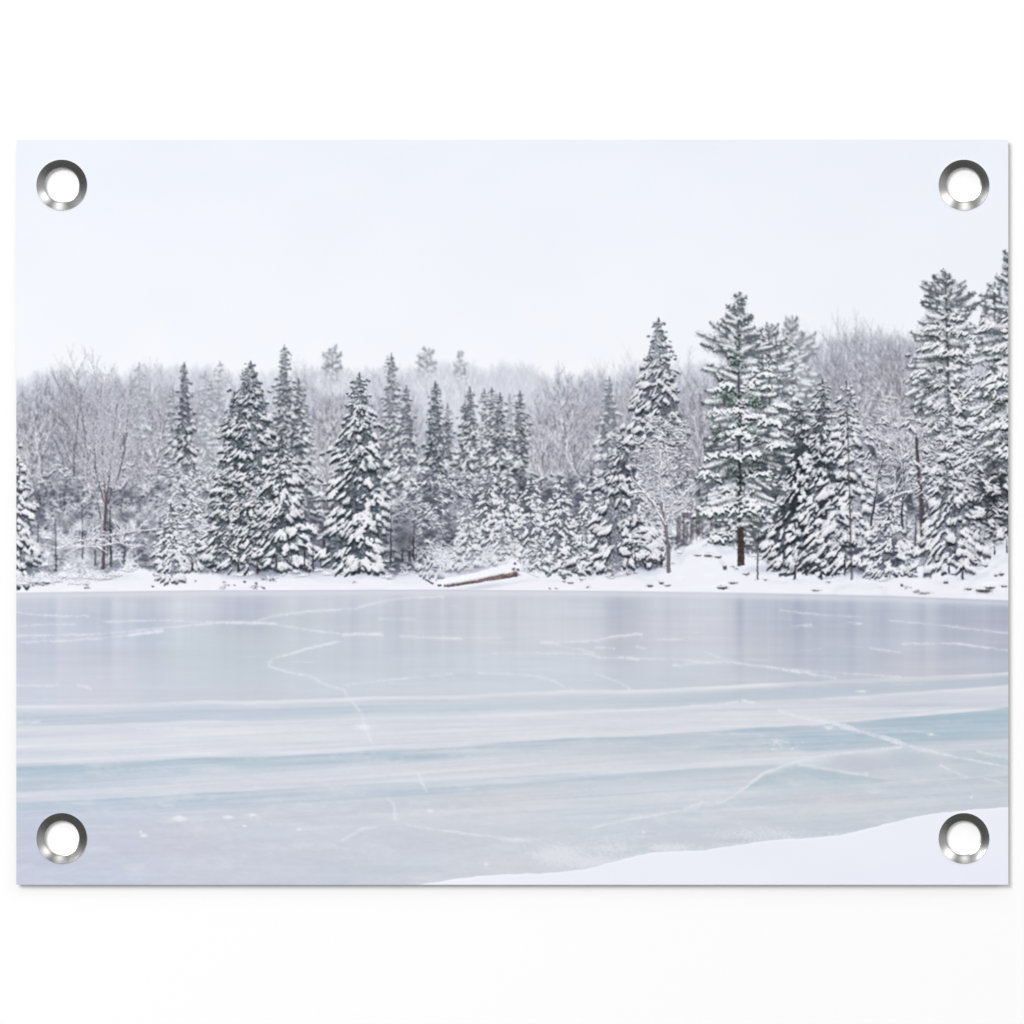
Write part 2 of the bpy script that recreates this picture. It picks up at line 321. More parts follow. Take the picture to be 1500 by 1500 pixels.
    # ---------------- distant pines on the skyline
    for x, y, k, h, lab in [(487, 520, .85, .46, 'grey twin topped pine poking out of the hill woods'), (625, 519, .85, .56, 'faint rounded pine top on the misty ridge'), (674, 527, .55, .6, 'smallest faint pine top on the misty ridge')]:
        pine(x, y, y + 60, [(y + 3, 4 * k, 4 * k, .7, .3), (y + 10, 10 * k, 10 * k, .6, .3), (y + 19, 15 * k, 14 * k, .4, .4), (y + 30, 13 * k, 15 * k, .2, .5)], h, K.motif('printed_distant_pine', lab), .1, 2.5, seed=int(x), dk=.9)
        e = np.exp(-(((XX - x) / 26) ** 2 + ((YY - y - 48) / 16) ** 2)) * .75; fill(e, (206, 209, 219))
        far_scribble(260, (x - 26, x + 26), lambda q: q * 0 + y + 24, 24, [(198, 200, 211), (228, 230, 238)], (6, 14), .5)
    # ---------------- evergreens, back row (hazy spires)
    def fir(lab, *a, name='printed_spruce', **k): spruce(*a, oid=K.motif(name, lab), **k)
    for x, t, b, w, h, s in [(253, 570, 700, 9, .45, .3), (204, 532, 640, 9, .6, .3), (322, 530, 660, 9, .6, .4), (309, 560, 760, 16, .5, .4), (450, 600, 760, 16, .4, .5), (746, 578, 720, 12, .5, .5), (655, 592, 760, 15, .3, .5), (681, 588, 720, 11, .2, .5), (300, 545, 720, 12, .62, .4), (232, 690, 810, 16, .2, .5), (1060, 640, 800, 30, .2, .5), (560, 640, 800, 24, .3, .5)]:
        spruce(x, t, b, w, s, h, wood, prof=.8)
    fir('slim dark spire spruce left of the broad twin spruce', 270, 532, 800, 27, .42, .06, prof=.8, green=.2, droop=.5)
    fir('tallest slim spire in the left half of the print', 416, 507, 760, 26, .36, .1, prof=.9, green=.3)
    fir('snowy spire just right of the tallest slim one', 437, 556, 790, 27, .58, .08, prof=.8, green=.2, gap=.1)
    fir('hazy spire with bare lower limbs left of centre', 573, 519, 790, 25, .35, .24, prof=.85, green=.2)
    fir('soft snowy spruce leaning on the hazy centre spire', 595, 566, 800, 30, .55, .16, prof=.8, green=.1)
    fir('small spruce at the right hip of the dark centre spire', 655, 615, 790, 18, .55, .12)
    fir('dark slender spire in the middle of the print', 637, 559, 810, 34, .42, .02, prof=.95, green=.35, droop=.45)
    fir('twin tipped snowy spire right of the middle', 688, 568, 815, 34, .6, .06, prof=.8, green=.2)
    for x, t, w, s, h, lab in [(709, 571, 13, .5, .22, 'leftmost narrow spire of the dark central cluster'), (720, 569, 14, .45, .16, 'second narrow spire of the dark central cluster'), (732, 577, 22, .5, .06, 'widest spire of the dark central cluster'), (761, 574, 21, .45, .06, 'rightmost spire of the dark central cluster')]:
        fir(lab, x, t, 760, w, s, h, prof=.85, green=.25)
    fir('pale thin spire among bare trees right of centre', 892, 553, 790, 28, .66, .24, prof=.85, green=.1, gap=.15)
    # pale fan-topped pine behind
    pine(1160, 462, 660, [(476, 8, 8, .9, .3), (490, 17, 18, .8, .35), (505, 27, 30, .6, .4), (520, 32, 38, .4, .4), (535, 30, 30, .35, .5), (558, 34, 34, .2, .6), (585, 36, 36, .1, .6), (610, 30, 34, 0, .6)], .34, K.motif('printed_pine', 'pale fan topped pine just right of the tall green pine'), .3, 4, seed=4)
    # ---------------- undergrowth of snow sprays
    n2 = smooth_noise(H, W, 14, 12, 61) + .7 * smooth_noise(H, W, 6, 6, 62)
    fill(np.clip(np.clip((YY - 700) / 60, 0, 1) * np.clip((842 - YY) / 20, 0, 1) * (.30 + .9 * n2), 0, .9), (92, 95, 108))
    tufts(750, (24, 1477), (690, 826), (4, 9), .78, (86, 90, 102), wood)
    tufts(520, (60, 320), (670, 835), (2.5, 6.5), .8, (104, 108, 122), wood)
    for _ in range(24): bush(rng.uniform(40, 320), rng.uniform(760, 838), 30, rng.uniform(40, 95), 26, .6, wood, .12, (104, 104, 116))
    for _ in range(60): bush(rng.uniform(560, 1050), rng.uniform(740, 830), 26, rng.uniform(30, 80), 26, .75, wood, .12, (104, 104, 116))
    for _ in range(40): bush(rng.uniform(1230, 1420), rng.uniform(690, 800), 26, rng.uniform(40, 90), 30, .85, wood, .08, (96, 96, 108))
    tufts(300, (560, 900), (690, 835), (4, 9), .85, (104, 108, 122), wood)
    n3 = smooth_noise(H, W, 11, 9, 63)
    for x, y, rx, ry in [(90, 735, 40, 30), (120, 790, 40, 30), (210, 790, 26, 34), (232, 715, 18, 24), (190, 740, 24, 30), (62, 780, 18, 40), (300, 790, 14, 30)]:
        fill(np.clip(np.exp(-(((XX - x) / rx) ** 2 + ((YY - y) / ry) ** 2)) * (.28 + 1.3 * n3), 0, .8), (92, 96, 110))
    for _ in range(60): bush(rng.uniform(24, 1477), rng.uniform(785, 842), rng.uniform(10, 24), rng.uniform(16, 44), 22, .6, wood, .15)
    # dim slots under the trees
    for _ in range(60):
        x = rng.uniform(24, 1477); b = rng.uniform(812, 838) - (22 if 985 < x < 1070 else 0)
        draw_segs(poly([(x, b - rng.uniform(25, 90)), (x + rng.normal(0, 2), b)], .8, rng.uniform(1.2, 2.4), .4), (66, 66, 76), .8, wood)
    for _ in range(30):
        x = rng.uniform(985, 1045); b = 796 - (x - 985) * .25 + rng.normal(0, 3)
        draw_segs(poly([(x, b - rng.uniform(30, 60)), (x + rng.normal(0, 1), b)], .6, 1.5, .5), (100, 95, 104), .55, wood)
    # right hand slope of bare frosted limbs
    for x, y, rx, ry in [(1282, 665, 10, 9), (1320, 690, 14, 30), (1362, 730, 14, 40), (1300, 720, 16, 20), (1270, 720, 10, 30), (1385, 600, 12, 16), (1360, 560, 10, 20)]:
        e = np.exp(-(((XX - x) / rx) ** 2 + ((YY - y) / ry) ** 2)) * .75 * (1 + n2); fill(np.clip(e, 0, 1), (84, 88, 100))
    tufts(320, (1230, 1400), (580, 760), (3, 7), .75, (120, 123, 136), wood)
    o = K.motif(nb, 'leaning brown trunk with frosted spreading limbs at right')
    draw_segs(poly([(1352, 800), (1349, 740), (1344, 690), (1340, 650)], 8, 4.5, .5), (104, 96, 100), 1.3, o, cvar=14)
    for p in [[(1340, 655), (1328, 630), (1310, 600)], [(1341, 655), (1352, 630), (1366, 612), (1392, 600)], [(1342, 670), (1310, 650), (1275, 645)], [(1346, 690), (1300, 680), (1262, 684)], [(1340, 650), (1338, 610), (1345, 580)], [(1345, 720), (1310, 726), (1284, 742)], [(1349, 720), (1372, 716), (1400, 722)], [(1342, 660), (1370, 650), (1400, 652)]]:
        draw_segs(poly(p, 3, 1.4, .6), (108, 102, 108), 1, o); draw_segs(poly(p, 2.4, 1.6, .6), (236, 238, 246), 1, o, dy=-1.6)
        for k in range(26):
            f = rng.random(); i = min(int(f * (len(p) - 1)), len(p) - 2); ff = f * (len(p) - 1) - i
            x = p[i][0] * (1 - ff) + p[i + 1][0] * ff; y = p[i][1] * (1 - ff) + p[i + 1][1] * ff; out = []
            branch(x, y, math.atan2(rng.uniform(.1, 1.3), math.copysign(1, p[-1][0] - p[0][0])), rng.uniform(12, 30), 1.2, 1, out, .5, .05)
            draw_segs(out, (130, 128, 140), .6, o); draw_segs(out, (234, 236, 245), .8, o, dy=-.8)
    soften(1, slice(200, 680))
    # ---------------- shore of snow
    shore = K.motif('printed_snow_shore', 'white snow bank printed along the far edge of the ice')
    up = curve([(20, 850), (60, 848), (90, 838), (140, 836), (200, 832), (240, 838), (290, 836), (330, 838), (400, 842), (450, 838), (480, 832), (540, 838), (600, 838), (640, 836), (700, 840), (730, 834), (760, 830), (800, 836), (850, 836), (900, 838), (960, 832), (985, 808), (1015, 791), (1045, 789), (1075, 800), (1100, 812), (1130, 828), (1170, 836), (1215, 838), (1250, 842), (1290, 845), (1320, 832), (1345, 815), (1380, 824), (1420, 812), (1450, 800), (1480, 788)])
    up = up + smooth_noise(1, W, 1, 12, 31)[0] * 7 + smooth_noise(1, W, 1, 4, 32)[0] * 3
    ice_y = curve([(20, 868), (60, 867), (300, 864), (640, 863), (900, 865), (1100, 868), (1300, 872), (1480, 879)])
    up = np.minimum(up, ice_y - 6)
    m = np.clip((YY - up[None]) / 5 + .3, 0, 1) * (YY < ice_y[None] + 3)
    dep = np.clip((YY - up[None]) / np.maximum(ice_y - up, 8)[None], 0, 1)[..., None]
    sn = A([222., 225, 236]) * (1 - dep) + A([243., 243, 250]) * dep
    sn = sn + (smooth_noise(H, W, 9, 40, 33) * 22 + smooth_noise(H, W, 5, 14, 35) * 10 + smooth_noise(H, W, 3, 6, 34) * 5)[..., None] * (1 - .6 * dep)
    fill(m, sn, shore)
    # blue-grey hollows under the trees
    for x, y, rx, ry, a in [(450, 838, 42, 6, .5), (540, 838, 40, 6, .5), (1140, 832, 50, 9, .45), (1230, 838, 40, 9, .5), (580, 836, 25, 7, .5), (930, 834, 45, 7, .5), (360, 843, 45, 6, .45), (1000, 808, 14, 10, .3), (60, 852, 30, 4, .3), (1410, 838, 30, 12, .35)]:
        fill(np.exp(-(((XX - x) / rx) ** 2 + ((YY - y) / ry) ** 2)) * a * (YY > up[None]), (176, 179, 196))
    # small growth along the bank
    for _ in range(70):
        x = rng.uniform(24, 1477); y = float(np.interp(x, PX, up)) + rng.uniform(-2, 9); bush(x, y, 12, rng.uniform(6, 16), 12, .75, shore, .1, (120, 118, 128))
    for _ in range(48):
        x = rng.choice([rng.uniform(30, 130), rng.uniform(320, 400), rng.uniform(800, 1080), rng.uniform(1180, 1480), rng.uniform(24, 1477)])
        lo = float(np.interp(x, PX, up)); hi = float(np.interp(x, PX, ice_y)); y = rng.uniform(lo, hi - 2)
        s = rng.uniform(.8, 2.2); n = int(14 * s)
        splat(x + rng.normal(0, s * 1.6, n), y + rng.normal(0, s * .7, n), A([84, 80, 88.]) + rng.normal(0, 16, (n, 1)), .5, 1, shore, 2)
    # ---------------- evergreens, front row
    fir('snow heavy spruce cut by the left edge of the print', 14, 632, 846, 45, 1.0, .0, prof=.75, green=.1, droop=.5, clump=1.25, gap=.04)
    fir('frosted spruce behind the small white one at left', 284, 705, 828, 17, 1.1, .2, prof=.6, green=0, core=.7)
    tufts(90, (248, 300), (690, 800), (3, 6.5), .85, (128, 131, 145), len(K.names) - 1)
    fir('small all white spruce on the left bank', 250, 738, 846, 18, 1.25, .06, prof=.6, green=.1, clump=.95, core=.8, gap=0, rough=.12, droop=.25)
    fir('left half of the broad grey green spruce pair', 343, 575, 822, 42, .36, .04, prof=.7, green=.35, droop=.55, gap=.05)
    fir('broad grey green spruce with two dark trunks', 367, 530, 826, 66, .44, .04, prof=.72, green=.4, droop=.55)
    tufts(130, (320, 425), (690, 816), (3, 7), .7, (74, 78, 80), len(K.names) - 1)
    fir('snowy spruce crowding the right of the broad pair', 412, 640, 824, 42, .62, .02, prof=.65, green=.3, droop=.5, clump=1.1)
    fir('symmetrical dark spruce with snow loaded skirts, left of centre', 526, 547, 828, 56, .62, .0, prof=.78, green=.55, droop=.42, clump=1.15)
    fir('low drooping frosted spruce left of the log', 630, 728, 838, 21, 1.1, .18, prof=.6, green=0)
    n4 = smooth_noise(H, W, 16, 10, 64) + .5 * smooth_noise(H, W, 7, 6, 65)
    m = np.clip((XX - 596) / 20, 0, 1) * np.clip((884 - XX) / 20, 0, 1) * np.clip((YY - 690 - 20 * np.sin(XX / 37)) / 30, 0, 1) * np.clip((822 - YY) / 26, 0, 1) * (YY < up[None] + 4)
    fill(np.clip(m * (.36 + .95 * n4), 0, .85), (92, 96, 109))
    tufts(150, (600, 720), (690, 815), (3, 7), .7, (96, 99, 112), wood)
    for x, y, rx, ry in [(590, 790, 22, 34), (668, 790, 16, 26), (700, 742, 10, 20), (735, 735, 10, 26), (765, 720, 12, 30), (800, 770, 12, 26), (842, 770, 12, 30), (884, 800, 12, 26)]:
        fill(np.exp(-(((XX - x) / rx) ** 2 + ((YY - y) / ry) ** 2)) * .7 * (YY < up[None] + 2), (74, 78, 90))
    for _ in range(30): bush(rng.uniform(645, 780), rng.uniform(815, 836), 20, rng.uniform(24, 60), 22, .6, wood, .25, (130, 132, 144))
    for x, t, b, w, s, h, lab in [(716, 688, 790, 21, 1.15, .14, 'white spruce in front of the dark central cluster'), (744, 690, 774, 15, 1.1, .18, 'pale small spruce between two white ones'), (778, 700, 812, 22, 1.15, .14, 'white spruce behind the root end of the log'), (684, 740, 828, 19, 1.0, .3, 'misty frosted spruce above the middle of the log'), (735, 768, 824, 14, 1.0, .4, 'faint frosted sapling above the log'),
                                  (866, 690, 832, 19, 1.1, .14, 'tall white spruce left of the layered one'), (820, 702, 834, 25, 1.15, .08, 'fat white spruce right of the log'), (790, 780, 834, 15, 1.2, .08, 'little white spruce beside the log root'), (852, 752, 834, 17, 1.15, .08, 'short white spruce right of the fat white one'), (836, 804, 836, 12, 1.2, .1, 'snow buried sapling on the bank')]:
        fir(lab, x, t, b, w, s, h, prof=.62, green=.15, droop=.4, clump=.95, core=.8, gap=.0, rough=.2)
    fir('layered snowy spruce with a dark hollow below, right of centre', 912, 640, 826, 54, .72, .02, prof=.62, green=.2, droop=.45, clump=1.2)
    tufts(60, (925, 975), (775, 815), (7, 13), .9, (82, 86, 96), len(K.names) - 1)
    fir('tall snow dotted spruce over the birch trunk', 964, 466, 700, 50, .56, .02, prof=.82, green=.15, droop=.3, clump=1.1, cut=(460, 640))
    tufts(260, (930, 1010), (610, 760), (3, 7), .7, (110, 112, 124), wood)
    o = K.motif(nb, 'grey birch trunk with snow lined forks below the snow dotted spruce')
    draw_segs(poly([(979, 838), (978, 800), (974, 765), (968, 740)], 6, 4, .4), (128, 124, 130), 1.4, o, cvar=16)
    for p in [[(974, 770), (955, 735), (925, 700)], [(975, 765), (985, 740), (1010, 715), (1040, 690)], [(972, 750), (966, 700), (968, 650)], [(965, 745), (940, 720), (918, 725)], [(980, 755), (1000, 745), (1015, 730)]]:
        draw_segs(poly(p, 3, 1.2, .7), (125, 121, 128), 1, o); draw_segs(poly(p, 2.4, 1.4, .7), (236, 238, 246), 1, o, dy=-1.4)
        for k in range(6):
            i = rng.integers(0, len(p) - 1); f = rng.random(); out = []
            branch(p[i][0] * (1 - f) + p[i + 1][0] * f, p[i][1] * (1 - f) + p[i + 1][1] * f, rng.uniform(.5, 2.6), rng.uniform(12, 30), 1.2, 1, out, .5, .05)
            draw_segs(out, (112, 113, 124), .6, o); draw_segs(out, (228, 230, 240), .6, o, dy=-.8)
    e = np.exp(-(((XX - 1180) / 46) ** 2 + ((YY - 720) / 85) ** 2) ** 1.5) * (1 + .8 * smooth_noise(H, W, 10, 9, 71)) * .85 * (YY < 838); fill(np.clip(e, 0, 1), (58, 63, 71), wood)
    fir('dark twin trunks spruce behind the white pine', 1168, 588, 834, 50, .62, .0, prof=.7, green=.3, droop=.5, clump=1.15, dark=.9)
    fir('deep shaded spruce beside the snowy slender one', 1204, 556, 834, 40, .6, .0, prof=.8, green=.3, droop=.5, clump=1.1, dark=.9)
    # the tall green white pine
    pine(1126, 484, 600, [(490, 4, 5, .8, .3), (500, 10, 13, .7, .35), (514, 16, 22, .5, .45), (532, 22, 28, .3, .5), (552, 26, 36, .1, .6), (576, 26, 40, -.1, .65), (600, 26, 40, -.2, .65), (626, 26, 36, -.3, .6), (650, 24, 30, -.3, .4)], .1, K.motif('printed_pine', 'frosted side leader crowding the right flank of the green pine'), .3, 3, seed=12)
    pine(1083, 438, 800, [(443, 4, 4, .5, .3), (452, 9, 9, .5, .35), (464, 17, 15, .5, .4), (480, 27, 24, .45, .4), (497, 38, 30, .4, .45), (511, 51, 42, .3, .5), (526, 40, 53, .2, .45), (546, 57, 55, .1, .6), (568, 51, 62, .0, .65), (592, 59, 68, -.1, .7), (616, 53, 77, -.15, .75), (640, 62, 77, -.2, .55), (664, 68, 68, -.3, .4), (692, 77, 62, -.4, .35), (720, 62, 57, -.35, .75), (738, 55, 55, -.3, .85), (765, 40, 44, -.2, .3), (782, 48, 26, -.15, .5)], .03, K.motif('printed_pine', 'tall green white pine with a stout brown trunk on the rise'), .45, 6, lean=-2, seed=2, fillr=1.3)
    oo = len(K.names) - 1
    for x, y, rx, ry, n, cc in [(1084, 530, 14, 24, 600, (58, 76, 68)), (1072, 585, 24, 26, 1100, (60, 80, 70)), (1104, 582, 26, 20, 900, (60, 80, 70)), (1090, 628, 22, 12, 500, (56, 76, 66)), (1126, 668, 26, 34, 1300, (58, 70, 72)), (1080, 690, 34, 26, 1300, (60, 72, 72)), (1050, 640, 22, 20, 500, (60, 72, 72)), (1094, 765, 26, 12, 500, (66, 70, 70)), (1140, 620, 16, 18, 400, (58, 70, 72))]:
        lump = rng.normal(0, 1, (9, 2)) * (rx * .5, ry * .5); q = lump[rng.integers(0, 9, n)]
        splat(x + q[:, 0] + rng.normal(0, rx * .22, n), y + q[:, 1] + rng.normal(0, ry * .2, n), A(cc, float) + rng.normal(0, 12, (n, 1)), .55, .8, oo)
    draw_segs(poly([(1084, 596), (1084, 625)], 3, 3, .4), (70, 66, 68), .45, oo); draw_segs(poly([(1084, 668), (1084, 718)], 3.5, 4, .4), (66, 62, 66), .5, oo)
    for x, y, rx, ry in [(1084, 633, 20, 10), (1056, 662, 24, 8), (1130, 612, 28, 10), (1064, 744, 42, 10), (1104, 740, 20, 9), (1104, 558, 18, 8), (1064, 562, 20, 7), (1100, 662, 16, 9), (1136, 650, 18, 7), (1046, 784, 14, 9), (1078, 598, 16, 5), (1120, 690, 18, 6), (1034, 690, 18, 7), (1124, 545, 16, 6), (1046, 600, 14, 5), (1142, 590, 14, 6)]:
        k = int(5 + rx * .6); an = rng.uniform(.2, math.pi - .2, k); ux = rng.normal(0, .5, k)
        fingers(x + ux * rx, y + rng.normal(0, ry * .3, k) + np.abs(ux) * ry * .8, np.cos(an), np.sin(an) * .5, rng.uniform(4, 9, k), ry * rng.uniform(.2, .42, k), rng, np.tile(A([58., 72, 68]), (k, 1)), np.tile(A([243., 244, 250]), (k, 1)), oo, .6, 1.4, 1)
    draw_segs(poly([(1084, 772), (1085, 828)], 9, 10.5, .3), (84, 74, 74), 1.6, oo, cvar=12)
    # slender snowy spruce, bare stem
    fir('slender snowy spruce with its stem showing, right of the dark pair', 1239, 559, 826, 44, .8, .04, prof=.72, green=.1, droop=.55, clump=1.2, core=.35)
    draw_segs(poly([(1240, 600), (1243, 700), (1247, 850)], 1.6, 3.6, .4), (96, 92, 98), .5, len(K.names) - 1)
    for x, y0, y1, w in [(1163, 800, 848, 5), (1180, 800, 842, 7), (1202, 800, 848, 4.5), (1109, 780, 848, 2.5), (1237, 800, 842, 3), (1262, 790, 828, 3), (945, 785, 833, 3.5), (930, 800, 828, 3), (968, 790, 830, 4), (349, 815, 838, 6), (377, 815, 840, 6), (405, 815, 832, 5), (526, 822, 840, 7), (446, 790, 830, 2.5), (458, 795, 836, 2.5), (282, 808, 836, 5), (572, 740, 824, 3), (589, 750, 822, 4.5), (605, 760, 820, 3),  (1434, 770, 815, 4), (1456, 800, 812, 4), (1390, 800, 840, 4), (1409, 790, 848, 5), (1474, 790, 810, 3)]:
        y0 = max(y0, y1 - 20) if w > 3.4 else y0; ym = y0 * .55 + y1 * .45; xo = x + rng.normal(0, 1)
        draw_segs(poly([(xo, y0), (x, ym)], w * .5, w * .6, .5), (80, 77, 86), .35, None, cvar=10)
        draw_segs(poly([(x, ym), (x, y1)], w * .6, w * .75, .5), (72, 68, 76), .85, None, cvar=12)
        if y1 > 826: splat(x + rng.normal(0, w * .8, 24), y1 + rng.normal(0, 1, 24), (150, 152, 168), .3)
    for x, y, rx, ry in [(1272, 660, 12, 14), (1286, 690, 10, 16), (1316, 700, 14, 24), (1332, 735, 12, 26), (1290, 735, 14, 16), (1352, 690, 8, 20)]:
        fill(np.clip(np.exp(-(((XX - x) / rx) ** 2 + ((YY - y) / ry) ** 2)) * (.5 + .9 * n2), 0, .85), (78, 82, 94))
    tufts(50, (1262, 1335), (610, 745), (4, 9), .95, (80, 84, 96), wood)
    for x, b, t, l in [(1275, 770, 600, .1), (1296, 780, 610, -.08), (1322, 780, 590, .05)]: bare_tree(x, b, t, l, 3, 0, .95, wood, .6, 3, bark=(80, 80, 92), kids=3, up=.08)
    draw_segs(poly([(1352, 812), (1350, 745), (1345, 690), (1341, 640)], 7.5, 4, .5), (98, 92, 97), 1.3, next(i for i, q in enumerate(K.labels) if q and q.startswith('leaning brown')), cvar=14)
    draw_segs(poly([(1346, 718), (1320, 722), (1300, 732), (1282, 742)], 2.6, 1.5, .6), (236, 238, 246), 1, None, dy=-1)
    fir('round white sapling on the right bank', 1301, 740, 838, 37, 1.05, .06, prof=.45, green=.1, droop=.5, clump=.75, core=.8, gap=.02, rough=.12)
    # right hand pines
    tufts(420, (1330, 1477), (500, 730), (4, 9), .75, (84, 88, 100), wood)
    pine(1388, 396, 560, [(402, 5, 5, .5, .25), (412, 15, 15, .5, .3), (424, 27, 26, .45, .35), (438, 37, 35, .35, .4), (454, 45, 42, .25, .45), (472, 50, 46, .1, .5), (494, 46, 42, .05, .7), (518, 50, 38, -.15, .75), (542, 52, 30, -.4, .7), (566, 54, 34, -.5, .6), (590, 40, 40, -.4, .6), (620, 36, 40, -.4, .7)], .05, K.motif('printed_pine', 'round topped pine standing second from the right edge'), .25, 4.5, lean=-4, seed=5)
    pine(1456, 412, 700, [(420, 8, 8, .4, .5), (440, 18, 18, .2, .6), (465, 26, 24, .1, .7), (490, 34, 24, -.1, .8), (515, 38, 24, -.3, .8)], .06, K.motif('printed_pine', 'snowy pine tip between the round topped pine and the right edge'), .2, 4, seed=8)
    pine(1488, 372, 800, [(385, 20, 2, .5, .3), (405, 22, 3, .4, .3), (430, 26, 3, .4, .5), (460, 40, 4, .2, .6), (490, 50, 4, .05, .75), (520, 56, 4, -.2, .75), (550, 66, 4, -.4, .75), (585, 72, 4, -.55, .8), (620, 78, 4, -.6, .75), (650, 72, 4, -.6, .7), (690, 70, 4, -.5, .35), (730, 64, 4, -.3, .25), (765, 52, 4, -.2, .45)], .0, K.motif('printed_pine', 'big pine cut by the right edge with boughs sweeping left'), .4, 7, seed=6)
    oo = len(K.names) - 1
    for x, y, rx, ry in [(1448, 470, 18, 6), (1462, 545, 16, 8), (1440, 575, 18, 6), (1464, 620, 10, 8), (1430, 630, 18, 6), (1468, 660, 9, 9), (1405, 655, 16, 5)]:
        k = 8; an = rng.uniform(.3, 2.2, k)
        fingers(x + rng.normal(0, rx * .5, k), y + rng.normal(0, ry * .4, k), -np.cos(an - .4), np.sin(an) * .6, np.full(k, rx * .45), np.full(k, ry * .42), rng, np.tile(A([58., 66, 70]), (k, 1)), np.tile(A([243., 244, 250]), (k, 1)), oo, .6, 1.3, 1)
    for x, y, rx, ry, n, cc in [(1372, 525, 22, 16, 700, (62, 70, 74)), (1360, 555, 18, 18, 600, (60, 66, 72)), (1400, 505, 18, 12, 400, (66, 74, 78)), (1470, 600, 14, 16, 500, (52, 62, 58)), (1450, 590, 20, 12, 400, (58, 66, 66)), (1470, 645, 14, 14, 500, (54, 60, 60)), (1440, 690, 30, 24, 1200, (58, 60, 68)), (1388, 455, 6, 22, 240, (74, 80, 84))]:
        lump = rng.normal(0, 1, (8, 2)) * (rx * .5, ry * .5); q = lump[rng.integers(0, 8, n)]
        splat(x + q[:, 0] + rng.normal(0, rx * .22, n), y + q[:, 1] + rng.normal(0, ry * .2, n), A(cc, float) + rng.normal(0, 12, (n, 1)), .55, .8, oo - (2 if x < 1412 else 0))
    for x, y, rx, ry, t in [(1392, 515, 16, 9, 0), (1362, 505, 16, 7, -.4), (1366, 478, 14, 5, -.2), (1412, 488, 16, 6, .2), (1390, 480, 10, 6, 0), (1345, 545, 12, 7, -.5), (1458, 508, 16, 8, -.2), (1440, 562, 30, 6, -.55), (1464, 560, 16, 9, -.3), (1425, 610, 30, 6, -.55), (1452, 625, 26, 6, -.5), (1470, 622, 9, 8, 0), (1406, 640, 24, 5, -.6), (1472, 662, 8, 9, 0), (1444, 478, 14, 6, -.3)]:
        k = int(6 + rx * .7); ux = rng.uniform(-1, 1, k); an = rng.uniform(.3, 1.4, k)
        fingers(x + ux * rx, y + ux * rx * t + rng.normal(0, ry * .3, k), -np.cos(an), np.sin(an) * .55, rng.uniform(4, 9, k), ry * rng.uniform(.22, .42, k), rng, np.tile(A([58., 66, 70]), (k, 1)), np.tile(A([243., 244, 250]), (k, 1)), oo - (2 if x < 1412 and y < 560 else 0), .7, 1.4, 1)
    e = np.exp(-(((XX - 1462) / 34) ** 2 + ((YY - 730) / 36) ** 2)) * .8 * (.8 + 1.2 * smooth_noise(H, W, 8, 9, 77)); fill(np.clip(e, 0, 1), (50, 52, 60), oo)
    tufts(46, (1412, 1477), (690, 790), (5, 11), .7, (56, 58, 66), oo)
    tufts(70, (1350, 1440), (585, 700), (5, 11), .95, (72, 76, 88), len(K.names) - 1)
    fir('snowy spruce on the rocky point at right', 1391, 680, 826, 45, .84, .03, prof=.6, green=.15, droop=.5, clump=1.25)
    # the clump-stemmed bare tree at left
    o = K.motif(nb, 'bare tree with several stems forking from one brown trunk at left')
    stems = [[(151, 834), (153, 790), (155, 735)], [(155, 735), (150, 680), (147, 610), (148, 560)], [(156, 735), (161, 690), (166, 640), (172, 590)], [(158, 738), (172, 700), (183, 660), (188, 600)], [(148, 760), (138, 715), (128, 670), (120, 610)], [(152, 735), (140, 690), (136, 620)]]
    for k, p in enumerate(stems):
        draw_segs(poly(p, 5 if k == 0 else 2.2, 4 if k == 0 else .7, .5), (104, 96, 102), 1.2 if k == 0 else .75, o, cvar=10)
        if k:
            for q in range(20):
                f = rng.uniform(.1, 1) * (len(p) - 1); i = min(int(f), len(p) - 2); f -= i; out = []
                branch(p[i][0] * (1 - f) + p[i + 1][0] * f, p[i][1] * (1 - f) + p[i + 1][1] * f, math.pi / 2 + rng.choice((-1, 1)) * rng.uniform(.25, .9), rng.uniform(14, 40), 1, 2, out, .45, .3)
                draw_segs(out, (124, 123, 135), .45, o); draw_segs(out, (230, 232, 242), .4, o, dy=-.8)
    for p in [[(152, 790), (120, 792), (95, 800)], [(154, 785), (190, 780), (225, 776)], [(153, 800), (175, 795), (196, 806)], [(150, 805), (130, 798), (110, 806)]]:
        draw_segs(poly(p, 1.8, 1, 1.1), (120, 116, 124), .8, o); draw_segs(poly(p, 2, 1.2, 1.1), (238, 240, 247), .9, o, dy=-1.3)
        for _ in range(16):
            i = rng.integers(0, len(p) - 1); f = rng.random(); out = []; branch(p[i][0] * (1 - f) + p[i + 1][0] * f, p[i][1] * (1 - f) + p[i + 1][1] * f, rng.uniform(-.5, math.pi + .5), rng.uniform(8, 24), 1.1, 1, out, .5, .02)
            draw_segs(out, (132, 130, 142), .6, o); draw_segs(out, (236, 238, 246), .8, o, dy=-.9)
    for _ in range(14): bush(rng.uniform(30, 145), rng.uniform(846, 856), 22, rng.uniform(8, 20), 26, .7, shore, .1, (130, 128, 138))
    # snow mounds in front of the last trees
    for pts, sd in (([(1404, 866), (1418, 850), (1432, 836), (1450, 824), (1466, 814), (1482, 806)], 202), ([(976, 850), (990, 822), (1008, 800), (1030, 796), (1050, 806), (1064, 826), (1074, 848)], 203), ([(1212, 862), (1236, 850), (1262, 848), (1286, 852), (1306, 862)], 204)):
        e = curve(pts) + smooth_noise(1, W, 1, 7, sd)[0] * 4; dd = YY - e[None]
        m = np.clip(dd / 4 + .5, 0, 1) * ((PX > pts[0][0]) & (PX < pts[-1][0]))[None] * (YY < ice_y[None]) * np.clip(np.minimum(PX - pts[0][0], pts[-1][0] - PX + (60 if pts[-1][0] > 1477 else 0)) / 10, 0, 1)[None]
